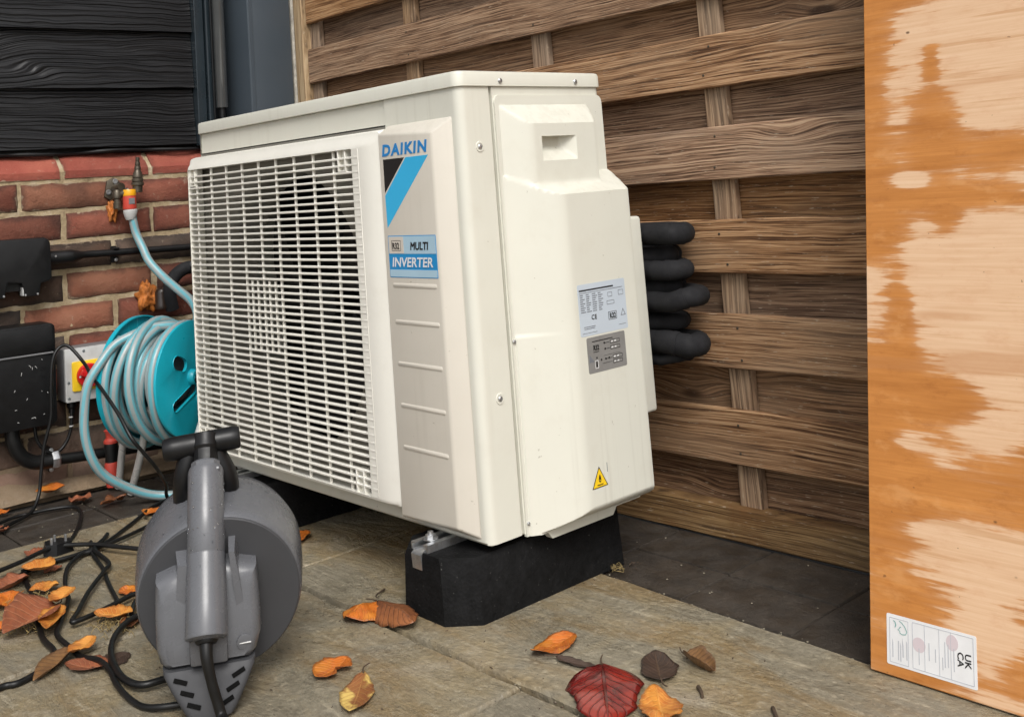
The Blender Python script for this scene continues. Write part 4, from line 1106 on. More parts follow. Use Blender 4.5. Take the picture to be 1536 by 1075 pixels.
dc = wall_empty('drain_conduit', 'thick black flexible conduit curving out below the lower black box', 'pipe')
bm = nb(); tube(bm, [(-0.275, -0.055, 0.2), (-0.276, -0.058, 0.155), (-0.262, -0.058, 0.118), (-0.236, -0.056, 0.096), (-0.205, -0.055, 0.089), (-0.18, -0.055, 0.089)], 0.0165, 14, 6); obj('elbow', bm, M['black_matt'], dc, 60)
bm = nb(); lathe(bm, [(0.0, 0), (0.019, 0), (0.021, 0.004), (0.021, 0.014), (0.017, 0.018), (0.0, 0.018)], (-0.19, -0.055, 0.089), (1, 0, 0), 6); obj('gland_nut', bm, M['steel'], dc, 30)
bm = nb(); box(bm, -0.197, -0.183, -0.05, -0.002, 0.062, 0.116, 0.003); obj('saddle', bm, M['black'], dc)
for z in (0.068, 0.112):
    bm = nb(); lathe(bm, [(0.0055, 0), (0.005, 0.003), (0, 0.004)], (-0.19, -0.051, z), (0, -1, 0), 12); obj('screw', bm, M['steel'], dc)
bm = nb(); tube(bm, [(-0.172, -0.05, 0.087), (-0.12, -0.048, 0.083), (-0.06, -0.045, 0.079), (0.02, -0.04, 0.074), (0.1, -0.04, 0.07)], 0.0125, 12, 5); obj('pipe', bm, M['black_matt'], dc, 60)
wc = wall_empty('switch_cable', 'short black cable dropping from the isolator box to the conduit gland', 'cable')
bm = nb(); tube(bm, [(-0.138, -0.045, 0.222), (-0.14, -0.05, 0.185), (-0.143, -0.05, 0.15), (-0.155, -0.05, 0.122), (-0.176, -0.052, 0.105), (-0.2, -0.053, 0.112), (-0.22, -0.05, 0.14), (-0.225, -0.045, 0.185)], 0.0042, 8, 6); obj('sheath', bm, M['black_matt'], wc, 60)
bm = nb(); lathe(bm, [(0.009, 0), (0.011, 0.004), (0.011, 0.016), (0.007, 0.02), (0.007, 0.03), (0, 0.03)], (-0.138, -0.045, 0.218), (0, 0, -1), 12); obj('gland', bm, M['black'], wc, 40)
for z in (0.178, 0.157):
    bm = nb(); lathe(bm, [(0.0052, 0), (0.0052, 0.0025), (0.004, 0.003)], (-0.1415, -0.05, z), (0, 0.1, 1), 10); obj('cable_tie', bm, M['lightgrey'], wc, 40)

# outside tap with its hose connector
tp = wall_empty('outside_tap', 'tarnished outside tap screwed to the brick wall above the hose', 'tap')
bm = nb(); wpoly(bm, [(-0.03, 0.700), (-0.012, 0.688), (0.006, 0.70), (0.012, 0.735), (-0.005, 0.748), (-0.022, 0.74)], 0.001, 0.008, 0.002); obj('back_plate', bm, M['brass'], tp, 40)
for u, z in ((-0.002, 0.738), (-0.02, 0.711)):
    bm = nb(); lathe(bm, [(0.0065, 0), (0.0065, 0.003), (0.002, 0.0035), (0, 0.0025)], (u, -0.0085, z), (0, -1, 0), 12); obj('screw', bm, M['steel'], tp)
bm = nb(); tube(bm, [(-0.002, -0.005, 0.72), (-0.002, -0.03, 0.72), (0.002, -0.045, 0.722)], 0.011, 12, 4); lathe(bm, [(0.0, 0.668), (0.0105, 0.668), (0.0105, 0.682), (0.0085, 0.684), (0.0085, 0.692), (0.0115, 0.694), (0.0115, 0.71), (0.008, 0.715), (0.0, 0.715)], (-0.0085, -0.04, 0), n=16)
tube(bm, [(-0.004, -0.04, 0.7), (0.006, -0.05, 0.706), (0.017, -0.052, 0.712)], 0.0085, 12, 4); obj('body', bm, M['brass'], tp, 40)
bm = nb()
pr = [(0.0, 0.705), (0.012, 0.706), (0.0125, 0.722), (0.0155, 0.724), (0.0155, 0.73), (0.0128, 0.732), (0.0145, 0.734), (0.0145, 0.74), (0.0118, 0.742), (0.0132, 0.744), (0.0128, 0.75), (0.0095, 0.758), (0.0075, 0.763), (0.0085, 0.765), (0.0075, 0.772), (0.0058, 0.773), (0.0068, 0.776), (0.006, 0.783), (0.0048, 0.784), (0.0055, 0.787), (0.0048, 0.795), (0.0, 0.796)]
lathe(bm, pr, (0.0175 - 0.002, -0.052, 0), (0.035, 0, 1), 18); obj('ribbed_spout', bm, M['brass'], tp, 30)
hc = wall_empty('hose_connector', 'amber and coral quick hose connector below the tap', 'hose connector')
bm = nb(); lathe(bm, [(0, 0.698), (0.0165, 0.698), (0.0168, 0.7), (0.0168, 0.711), (0.0155, 0.7135), (0, 0.7135)], (0.0185, -0.052, 0), n=20); obj('collar', bm, M['orange_plastic'], hc, 40)
bm = nb(); lathe(bm, [(0, 0.664), (0.0165, 0.664), (0.0172, 0.668), (0.0162, 0.6975), (0, 0.6975)], (0.0185, -0.052, 0), n=20); bd_ = obj('body', bm, M['coral'], hc, 40)
bm = nb(); box(bm, 0.0115, 0.0265, -0.0695, -0.0665, 0.676, 0.6915, 0.0008); obj('grip', bm, M['midgrey'], bd_)
bm = nb(); lathe(bm, [(0, 0.637), (0.011, 0.637), (0.0135, 0.642), (0.0175, 0.655), (0.0175, 0.661), (0.015, 0.6638), (0, 0.6638)], (0.0195, -0.052, 0), n=20); obj('nut', bm, M['lightgrey'], hc, 40)

def blob(name, c, r, m, label, cat, seed, par=None):
    bm = nb(); bmesh.ops.create_icosphere(bm, subdivisions=4, radius=1.0)
    for v in bm.verts:
        n_ = 1 + 0.75 * mnoise.noise(v.co * 2.2 + Vector((seed, 0, 0))) + 0.22 * mnoise.noise(v.co * 4.2 + Vector((0, seed, 0)))
        v.co = Vector((v.co.x * r[0] * n_ + c[0], v.co.y * r[1] * n_ + c[1], v.co.z * r[2] * n_ + c[2]))
    o = obj(name, bm, m, None, 180); o.location = WLOC; o.rotation_euler = (0, 0, TH)
    return tag(o, label, cat)
blob('sealing_foam', (-0.012, -0.006, 0.664), (0.010, 0.012, 0.026), M['foam_orange'], 'small lump of orange sealing foam behind the tap', 'foam', 1.3)
blob('sealing_foam', (0.068, -0.012, 0.437), (0.022, 0.02, 0.034), M['foam_orange'], 'larger crusted orange sealing foam above the hose reel', 'foam', 4.1)
bs = wall_empty('pipe_stub', 'short dark brown pipe stub beside the orange foam above the reel', 'pipe')
bm = nb(); lathe(bm, [(0, 0.405), (0.017, 0.405), (0.018, 0.412), (0.0165, 0.416), (0.0165, 0.446), (0.014, 0.453), (0.009, 0.457), (0, 0.458)], (0.096, -0.04, 0), n=20); obj('cap', bm, M['brown_pipe'], bs, 40)
bm = nb(); lathe(bm, [(0, 0), (0.012, 0), (0.012, 0.05), (0, 0.05)], (0.096, -0.04, 0.425), (0, 1, 0), 14); obj('stem', bm, M['brown_pipe'], bs, 40)
lc = wall_empty('lagged_cable', 'thick black lagged pipe bending behind the outdoor unit above the reel', 'pipe')
bm = nb(); tube(bm, [(0.12, -0.05, 0.4), (0.112, -0.055, 0.44), (0.118, -0.06, 0.475), (0.15, -0.06, 0.5), (0.2, -0.06, 0.502), (0.34, -0.06, 0.5)], 0.017, 12, 6); obj('lagging', bm, M['foam_black'], lc, 60)
bm = nb(); tube(bm, [(0.16, -0.085, 0.512), (0.22, -0.085, 0.514), (0.34, -0.08, 0.515)], 0.006, 8, 4); obj('grey_lead', bm, M['midgrey'], lc, 60)

# ------------------------------------------------------------------ hose reel and hose
AX = Vector((0.88, 0.47, 0)).normalized(); TT = Vector((-AX.y, AX.x, 0))
F0 = Vector((-1.05, 0.028, 0.266))
reel = root('hose_reel', (-1.1, 0, 0), 'teal hose reel on steel legs beside the left end of the unit', 'hose reel')
def rp(p, d): return F0 + TT * p[0] + Vector((0, 0, p[1])) + AX * d
def slot(cx, cz, l, w, a, n=6):
    out = []
    for s, a0 in ((1, -90), (-1, 90)):
        for i in range(n + 1):
            q = rad(a0 + 180 * i / n); x = s * l / 2 + w * math.cos(q) ; z = w * math.sin(q)
            out.append((cx + x * math.cos(a) - z * math.sin(a), cz + x * math.sin(a) + z * math.cos(a)))
    return out
bm = nb()
holes = [slot(-0.043, 0.040, 0.022, 0.0155, rad(-25)), slot(-0.028, -0.036, 0.075, 0.0125, rad(22)), slot(0.05, 0.03, 0.03, 0.014, rad(20)), slot(0.04, -0.055, 0.03, 0.014, rad(-30))]
plate(bm, circ(0, 0, 0.131, 72), holes, lambda p: rp(p, 0.0), lambda p: rp(p, -0.006))
es = [e for e in bm.edges if len(e.link_faces) == 2 and e.calc_face_angle(0) > 0.8 and all((v.co - F0).dot(AX) > -0.001 for v in e.verts)]
bmesh.ops.bevel(bm, geom=es, offset=0.0022, segments=2, profile=0.5, affect='EDGES', clamp_overlap=True)
obj('front_flange', bm, M['teal'], reel, 40)
bm = nb(); lathe(bm, [(0.0, 0.014), (0.014, 0.014), (0.017, 0.011), (0.018, 0.0), (0.0, 0.0)], F0 + Vector((0, 0, 0.004)), AX, 24)
for i in range(6):
    a = i * PI / 3; lathe(bm, [(0.003, 0.0142), (0.0, 0.0155)], F0 + Vector((0, 0, 0.004)) + TT * 0.009 * math.cos(a) + Vector((0, 0, 0.009 * math.sin(a))), AX, 8)
obj('hub', bm, M['teal'], reel, 40)
bm = nb()
plate(bm, circ(0, 0, 0.143, 72), [], lambda p: rp(p, -0.148), lambda p: rp(p, -0.153))
lathe(bm, [(0.143, -0.153), (0.146, -0.15), (0.146, -0.138), (0.143, -0.138), (0.142, -0.147)], F0, AX, 72)
for i in range(24):
    a = 2 * PI * i / 24; v = TT * math.cos(a) + Vector((0, 0, math.sin(a)))
    tube(bm, [F0 - AX * 0.1475 + v * 0.112, F0 - AX * 0.1475 + v * 0.1415], 0.0016, 5, 1)
obj('rear_flange', bm, M['teal'], reel, 40)
bm = nb(); lathe(bm, [(0.0, -0.035), (0.05, -0.035), (0.05, -0.147), (0.0, -0.147)], F0, AX, 32); obj('core', bm, M['midgrey'], reel, 40)
def leg(pts): 
    bm = nb(); tube(bm, pts, 0.0085, 12, 4); obj('leg', bm, M['chrome'], reel, 60)
leg([(-1.20, -0.052, 0.266), (-1.25, -0.057, 0.122), (-1.292, -0.056, 0.004)])
leg([(-1.09, -0.062, 0.21), (-1.15, -0.058, 0.102), (-1.215, -0.058, 0.004)])
leg([(-0.985, 0.05, 0.262), (-0.988, 0.015, 0.17), (-0.985, -0.02, 0.09), (-0.975, -0.05, 0.004)])
leg([(-1.03, 0.09, 0.25), (-1.04, 0.12, 0.13), (-1.05, 0.15, 0.004)])
bm = nb(); tube(bm, [tuple(F0 + AX * 0.012), tuple(F0 + AX * 0.03 + Vector((0, 0, -0.01))), tuple(F0 + AX * 0.034 + TT * 0.02 + Vector((0, 0, -0.05))), tuple(F0 + AX * 0.034 + TT * 0.03 + Vector((0, 0, -0.085)))], 0.009, 10, 4); obj('crank', bm, M['black'], reel, 50)

# the hose: coil, lead to the tap, loop that drops to the paving
def hose_mesh(paths, r=0.0104, n=12):
    bm = nb(); uvl = bm.loops.layers.uv.new('UVMap')
    for P, sub in paths:
        f0 = len(bm.faces)
        rings = tube(bm, P, r, n, sub)
        idx = {}
        for i, rg in enumerate(rings):
            for kq, v in enumerate(rg): idx[v] = (kq, i)
        bm.faces.ensure_lookup_table()
        for f in bm.faces[f0:]:
            ks = [idx[l.vert][0] for l in f.loops]
            wrap = max(ks) - min(ks) > n / 2 and len(ks) == 4
            for l in f.loops:
                kq, i = idx[l.vert]
                if wrap and kq < n / 2: kq += n
                tw = 0.12 * math.sin(i * 0.07)
                l[uvl].uv = (kq / n + tw, i * 0.1)
    return bm
rh = random.Random(12)
coil = []
tot = 14 * 22
for i in range(tot):
    t = i / tot; a = -2 * PI * i / 22 + 1.9
    lay = min(2, int(t * 3)); tt_ = (t * 3) % 1.0
    fr = tt_ if lay % 2 == 0 else 1 - tt_
    d = -0.022 - 0.116 * fr
    rr_ = (0.088, 0.106, 0.119)[lay] + 0.006 * math.sin(i * 0.31 + lay) + 0.005 * math.sin(i * 0.13)
    if lay == 2: rr_ += 0.006 + 0.010 * math.sin(i * 0.071 + 0.6)
    sag = (0.0, 0.004, 0.014)[lay] * max(0.0, -math.sin(a)) ** 2
    d += (0.008 + 0.008 * lay) * math.sin(i * 0.175 + 1.0) + (0.01 * math.sin(i * 0.29) if lay == 2 else 0)
    d = max(-0.137, min(-0.018, d))
    coil.append(F0 + TT * rr_ * math.cos(a) + Vector((0, 0, rr_ * math.sin(a) - sag)) + AX * d)
lead = [(-1.334, 0.021, 0.648), (-1.332, 0.022, 0.632), (-1.327, 0.027, 0.6), (-1.31, 0.035, 0.565), (-1.285, 0.04, 0.53), (-1.25, 0.058, 0.492), (-1.205, 0.072, 0.462), (-1.15, 0.083, 0.432), (-1.105, 0.075, 0.405), (-1.08, 0.06, 0.385)]
drop = [(-1.085, 0.03, 0.375), (-1.09, 0.0, 0.387), (-1.10, -0.04, 0.388), (-1.105, -0.085, 0.378), (-1.115, -0.125, 0.36), (-1.11, -0.160, 0.327), (-1.11, -0.190, 0.285), (-1.11, -0.200, 0.23), (-1.11, -0.200, 0.176), (-1.11, -0.186, 0.124), (-1.115, -0.158, 0.082), (-1.115, -0.11, 0.046), (-1.11, -0.065, 0.021), (-1.095, -0.025, 0.0105), (-1.06, 0.02, 0.0105), (-1.02, 0.07, 0.0105)]
o = obj('garden_hose', hose_mesh([(coil, 2), (lead, 6), (drop, 6)]), M['hose'], None, 180)
tag(o, 'grey and teal striped garden hose wound on the reel and joined to the tap', 'hose')
ng = root('spray_nozzle', (-1.3, -0.05, 0), 'black and coral hose nozzle standing behind the reel legs', 'nozzle')
NX, NY = -1.315, -0.062
for nm, m, pr in (('tip', 'coral', [(0, 0.139), (0.010, 0.139), (0.0165, 0.136), (0.012, 0.128), (0.0115, 0.118), (0.017, 0.112), (0.017, 0.106), (0, 0.106)]),
                  ('grip', 'black_matt', [(0, 0.106), (0.0155, 0.1058), (0.0165, 0.1), (0.014, 0.07), (0.0145, 0.062), (0, 0.062)]),
                  ('collar', 'coral', [(0, 0.0618), (0.015, 0.0618), (0.0165, 0.056), (0.0165, 0.03), (0.013, 0.004), (0, 0.004)])):
    bm = nb(); lathe(bm, pr[::-1], (NX, NY, 0), (0.0, 0.0, 1), 18); obj(nm, bm, M[m], ng, 40)

# ------------------------------------------------------------------ grey drum-shaped power tool
tool = empty('power_tool', (-0.094, -0.41, 0.011), rad(62), rad(11))
tag(tool, 'grey corded power tool with round drum, black T-handle and cord in the foreground', 'power tool')
bm = nb(); DC = (0.006, 0, 0.108)
lathe(bm, [(0.100, 0.062), (0.1085, 0.0615), (0.1105, 0.064), (0.1125, 0.075), (0.1165, 0.12), (0.118, 0.163), (0.115, 0.172), (0.0, 0.173)], DC, (0, 1, 0), 72); obj('drum', bm, M['tool'], tool, 40)
bm = nb(); lathe(bm, [(0.0, 0.058), (0.1065, 0.058), (0.1082, 0.0595), (0.1082, 0.065), (0.0, 0.065)], DC, (0, 1, 0), 72); obj('drum_face', bm, M['tool_dark'], tool, 40)
bm = nb(); lathe(bm, [(0.0, 0.173), (0.112, 0.173), (0.113, 0.176), (0.113, 0.184), (0.11, 0.187), (0, 0.187)], DC, (0, 1, 0), 64); obj('rear_cover', bm, M['tool_dark'], tool, 40)
# motor housing
out = [(-0.076, 0.152), (-0.078, 0.115), (-0.078, 0.074), (-0.074, 0.055), (-0.068, 0.0495), (0.046, 0.0495), (0.053, 0.058), (0.059, 0.079), (0.058, 0.12), (0.056, 0.157), (0.02, 0.166), (-0.035, 0.166)]
cx, cz = -0.01, 0.085
def hr(s, y, dy): return [(cx + (x - cx) * s, y + dy * max(0.0, (z - 0.07) / 0.09), cz + (z - cz) * s) for x, z in out]
bm = nb(); loft(bm, [hr(1.0, 0.062, 0), hr(1.0, 0.022, 0.016), hr(0.97, 0.008, 0.024), hr(0.90, 0.0, 0.026), hr(0.80, -0.004, 0.026)])
bmesh.ops.subdivide_edges(bm, edges=[e for e in bm.edges if e.calc_length() > 0.02], cuts=1, use_grid_fill=True)
obj('motor_housing', bm, M['tool'], tool, 38)
bm = nb()
lv = [(0.0505, -0.070, 0.049, -0.006), (0.046, -0.0695, 0.0485, -0.0115), (0.030, -0.060, 0.039, -0.023), (0.010, -0.046, 0.026, -0.035), (0.002, -0.041, 0.021, -0.0375), (-0.003, -0.036, 0.016, -0.034)]
loft(bm, [[(x, y, z) for x, y in rrect(x0_, x1_, y0_, 0.061, 0.012, 4)] for z, x0_, x1_, y0_ in lv])
obj('end_cap', bm, M['tool_dark'], tool, 32)
for s in (-1, 1):
    for i in range(3):
        z = 0.042 - i * 0.0125
        t_ = (0.046 - z) / 0.036
        x0_ = -0.0695 + 0.0235 * t_; x1_ = 0.0485 - 0.0225 * t_; yf = -0.0115 - 0.0235 * t_
        bm = nb(); box(bm, -0.0088, 0.0088, -0.0005, 0.006, -0.0027, 0.0027, 0.0004)
        o = obj('vent', bm, M['vent'], tool)  # solid block on the cap, its dark slot shade is painted
        o.location = ((x0_ + 0.0195) if s < 0 else (x1_ - 0.0195), yf - 0.0022, z + 0.0006)
        o.rotation_euler = (Matrix.Rotation(rad(-33), 3, 'X') @ Matrix.Rotation(rad(20 if s < 0 else -24), 3, 'Y')).to_euler()
bm = nb(); loft(bm, [[(0.0205, 0.062, 0.19), (0.030, 0.062, 0.19), (0.042, 0.062, 0.11), (0.028, 0.062, 0.108)], [(0.0205, 0.022, 0.186), (0.028, 0.022, 0.186), (0.038, 0.012, 0.112), (0.028, 0.012, 0.112)]]); obj('fin', bm, M['tool'], tool, 30)
bm = nb(); loft(bm, [[(-0.05, 0.062, 0.18), (-0.034, 0.062, 0.18), (-0.034, 0.062, 0.1), (-0.056, 0.062, 0.1)], [(-0.046, 0.026, 0.174), (-0.034, 0.026, 0.174), (-0.034, 0.012, 0.104), (-0.052, 0.012, 0.104)]]); obj('fin', bm, M['tool'], tool, 30)
bm = nb(); lathe(bm, [(0.0, 0.0), (0.0105, 0.0), (0.0105, 0.0022), (0.008, 0.003), (0, 0.003)], (0.036, 0.0, 0.073), (0.15, -1, 0.1), 20); obj('screw_cap', bm, M['tool'], tool, 40)
bm = nb(); box(bm, 0.0285, 0.0445, -0.0042, -0.002, 0.0722, 0.0738, 0.0005); obj('screw_slot', bm, M['lightgrey'], tool)
# barrel grip
bm = nb()
b0 = Vector((-0.0115, -0.026, 0.101)); d = Vector((-0.0065, 0.112, 0.2655)) - b0; dn = d.normalized(); Lg = d.length
lathe(bm, [(0.0, -0.002), (0.016, -0.002), (0.017, 0.0), (0.0205, -0.001), (0.022, -0.0015), (0.0268, 0.0005), (0.0275, 0.003), (0.0264, 0.04), (0.0257, 0.1), (0.0252, 0.1005), (0.0252, 0.1018), (0.0257, 0.1025), (0.0248, 0.15), (0.0245, Lg - 0.006), (0.0225, Lg), (0, Lg)], b0, dn, 36)
obj('grip', bm, M['tool'], tool, 40)
bm = nb(); box(bm, -0.034, 0.0145, -0.022, 0.03, 0.062, 0.12, 0.004, 2); obj('grip_base', bm, M['tool'], tool, 40)
bm = nb(); lathe(bm, [(0.0, -0.006), (0.0125, -0.006), (0.0145, -0.003), (0.0145, 0.002), (0, 0.002)], b0, dn, 24); obj('cord_gland', bm, M['black_matt'], tool, 40)
top = b0 + dn * Lg
bm = nb(); lathe(bm, [(0.0, -0.004), (0.0205, -0.004), (0.0205, 0.006), (0.019, 0.008), (0, 0.008)], top, dn, 10); obj('collar', bm, M['tool'], tool, 30)
bm = nb(); lathe(bm, [(0.0, 0.004), (0.0165, 0.006), (0.0165, 0.024), (0.019, 0.028), (0.0185, 0.045), (0, 0.048)], top, dn, 12); obj('neck', bm, M['black'], tool, 30)
bm = nb(); hp = top + dn * 0.032 + Vector((-0.004, 0.006, 0))
lathe(bm, [(0.0, -0.055), (0.0135, -0.055), (0.0155, -0.052), (0.0165, -0.04), (0.0162, 0.04), (0.0155, 0.049), (0.0135, 0.052), (0, 0.052)], hp, (1, 0.0, 0.07), 28); obj('handle', bm, M['black'], tool, 40)
bm = nb(); box(bm, -0.018, 0.018, -0.002, 0.006, -0.016, 0.012, 0.002); o = obj('latch', bm, M['tool'], tool); o.location = top + Vector((0.002, -0.018, -0.004))
bm = nb(); tube(bm, [tuple(top + Vector((0.006, 0.03, 0.02))), (0.02, 0.13, 0.245), (0.022, 0.14, 0.21)], 0.016, 10, 5); obj('strut', bm, M['black'], tool, 40)
bm = nb(); tube(bm, [tuple(top + Vector((-0.02, 0.03, 0.02))), (-0.038, 0.13, 0.245), (-0.04, 0.145, 0.2)], 0.015, 10, 5); obj('strut', bm, M['black'], tool, 40)
bm = nb(); tube(bm, [tuple(b0 + dn * 0.01), tuple(b0 - dn * 0.02), (-0.007, -0.046, 0.055), (-0.001, -0.05, 0.03), (0.004, -0.058, 0.0145), (0.012, -0.085, 0.017), (0.04, -0.17, 0.034)], lambda t: 0.0068 if t > 0.3 else 0.009 - 0.007 * t, 12, 6); obj('cord', bm, M['black_matt'], tool, 60)
rw = random.Random(5); bm = nb()          # rain drops on the drum
for i in range(70):
    a = rad(rw.uniform(35, 145)); y = rw.uniform(0.075, 0.158); R = 0.1125 + (y - 0.075) * 0.062; r = rw.uniform(0.0007, 0.0024)
    c = Vector((DC[0] + R * math.cos(a), y, DC[2] + R * math.sin(a)))
    lathe(bm, [(r, -0.0002), (r * 0.8, r * 0.3), (0, r * 0.45)], c, Vector((math.cos(a), -0.06, math.sin(a))), 7)
for i in range(60):
    a = rad(rw.uniform(-170, -10)); t = rw.uniform(0.03, Lg - 0.02); r = rw.uniform(0.0006, 0.0018)
    u_ = Vector((math.cos(a), math.sin(a), 0)); u_ = (u_ - dn * u_.dot(dn)).normalized()
    lathe(bm, [(r, -0.0002), (r * 0.8, r * 0.3), (0, r * 0.45)], b0 + dn * t + u_ * 0.0254, u_, 7)
kw = NT('water_drop'); kw.set(Base_Color=(0.9, 0.92, 0.95), Roughness=0.03, Transmission_Weight=1.0, IOR=1.33)
o = obj('rain_drop', bm, kw.m, tool, 180); tag(o, kind='stuff')

# ------------------------------------------------------------------ cables on the paving
def cable(name, label, pts, r=0.0042, cat='cable', zz=None):
    bm = nb(); r *= 0.88
    P = []
    for i, q in enumerate(pts):
        if len(q) == 3: P.append(q)
        else: P.append((q[0], q[1], r + 0.001 + (zz(i) if zz else 0)))
    tube(bm, P, r, 9, 6)
    o = obj(name, bm, M['black_matt'], None, 60)
    return tag(o, label, cat, 'black cables on the paving')
cable('power_cable', 'black cable snaking under the russet leaf to the left edge', [(-0.36, -0.66), (-0.384, -0.6), (-0.378, -0.579), (-0.387, -0.552), (-0.41, -0.523), (-0.448, -0.503), (-0.504, -0.499), (-0.571, -0.485), (-0.635, -0.467), (-0.724, -0.445), (-0.805, -0.429), (-0.87, -0.41)], 0.0052)
cable('power_cable', 'black cable running straight from the left edge to behind the grey drum', [(-0.85, -0.55), (-0.863, -0.474), (-0.876, -0.452), (-0.894, -0.407), (-0.921, -0.36), (-0.926, -0.328), (-0.901, -0.298), (-0.871, -0.275), (-0.814, -0.25), (-0.768, -0.229), (-0.70, -0.2), (-0.6, -0.18)], 0.0048, zz=lambda i: 0.010)
cable('power_cable', 'black cable running from the left edge up to the end of the hose', [(-0.83, -0.55), (-0.839, -0.481), (-0.837, -0.464), (-0.842, -0.439), (-0.869, -0.393), (-0.872, -0.351), (-0.872, -0.311), (-0.872, -0.282), (-0.905, -0.234), (-0.947, -0.188), (-0.992, -0.14), (-1.057, -0.073), (-1.095, 0.005)], 0.0046)
cable('power_cable', 'black cable lying just right of the one to the hose end', [(-0.855, -0.42), (-0.863, -0.367), (-0.861, -0.332), (-0.867, -0.29), (-0.873, -0.247), (-0.9, -0.179), (-0.93, -0.129), (-0.987, -0.081), (-1.06, -0.01)], 0.0044, zz=lambda i: 0.004)
cable('power_cable', 'long black cable with an S-bend ending under the grey tool', [(-0.95, -0.22), (-0.866, -0.277), (-0.858, -0.307), (-0.819, -0.344), (-0.769, -0.37), (-0.689, -0.399), (-0.636, -0.413), (-0.554, -0.454), (-0.503, -0.479), (-0.442, -0.483), (-0.394, -0.481), (-0.352, -0.471), (-0.308, -0.473), (-0.257, -0.484), (-0.211, -0.489), (-0.17, -0.485), (-0.141, -0.472), (-0.12, -0.44)], 0.0047, zz=lambda i: 0.003 if i % 5 else 0.0)
cable('power_cable', 'black cable forming a sharp V left of the grey drum', [(-0.9, -0.25), (-0.857, -0.282), (-0.754, -0.295), (-0.717, -0.319), (-0.638, -0.377), (-0.56, -0.425), (-0.527, -0.447), (-0.522, -0.436), (-0.533, -0.395), (-0.558, -0.329), (-0.54, -0.325), (-0.517, -0.346), (-0.479, -0.368)], 0.0046, zz=lambda i: 0.006)
cable('power_cable', 'black cable dropping diagonally to the amber leaf by the drum', [(-0.93, -0.262), (-0.857, -0.287), (-0.756, -0.307), (-0.656, -0.334), (-0.546, -0.36), (-0.47, -0.378)], 0.0044)
cable('power_cable', 'black cable in a round loop beside the base of the grey tool', [(-0.44, -0.31), (-0.455, -0.341), (-0.458, -0.36), (-0.445, -0.391), (-0.402, -0.428), (-0.345, -0.455), (-0.282, -0.471), (-0.237, -0.473), (-0.212, -0.462), (-0.205, -0.432), (-0.195, -0.4)], 0.0056, zz=lambda i: 0.006)
cable('power_cable', 'thin black cable crossing the dark pavers and leading to the plug', [(-1.2, -0.43), (-1.22, -0.371), (-1.241, -0.343), (-1.258, -0.304), (-1.255, -0.269), (-1.246, -0.225), (-1.222, -0.191), (-1.173, -0.192), (-1.092, -0.224), (-1.022, -0.259), (-0.975, -0.29), (-0.958, -0.312, 0.018)], 0.0042)
cable('hanging_cable', 'black cable looped over the lower black box and hanging down the wall', [(-1.15, -0.4, 0.005), (-1.21, -0.33, 0.005), (-1.25, -0.275, 0.008), (-1.275, -0.248, 0.035), (-1.28, -0.24, 0.08), (-1.28, -0.231, 0.14), (-1.275, -0.216, 0.2), (-1.275, -0.214, 0.265), (-1.278, -0.208, 0.325), (-1.28, -0.192, 0.353), (-1.275, -0.17, 0.354), (-1.235, -0.15, 0.315), (-1.16, -0.163, 0.295), (-1.08, -0.172, 0.276), (-1.0, -0.168, 0.230), (-0.955, -0.161, 0.186), (-0.95, -0.141, 0.155), (-0.955, -0.109, 0.113), (-1.0, -0.068, 0.062), (-1.05, -0.045, 0.026), (-1.07, -0.03, 0.006)], 0.0046)
pg = root('mains_plug', (-0.94, -0.325, 0), 'black mains plug lying on the paving with a pin pointing up', 'plug')
bm = nb(); pol = [(-0.965, -0.345), (-0.93, -0.355), (-0.912, -0.335), (-0.918, -0.30), (-0.945, -0.295), (-0.966, -0.315)]
plate(bm, pol, [], lambda p: (p[0], p[1], 0.001), lambda p: (-0.938 + (p[0] + 0.938) * 0.85, -0.325 + (p[1] + 0.325) * 0.85, 0.021)); obj('body', bm, M['black'], pg, 30)
for x, y in ((-0.945, -0.328), (-0.93, -0.312), (-0.928, -0.34)):
    bm = nb(); box(bm, x - 0.0032, x + 0.0032, y - 0.002, y + 0.002, 0.02, 0.033, 0.0006); obj('pin', bm, M['steel'], pg)

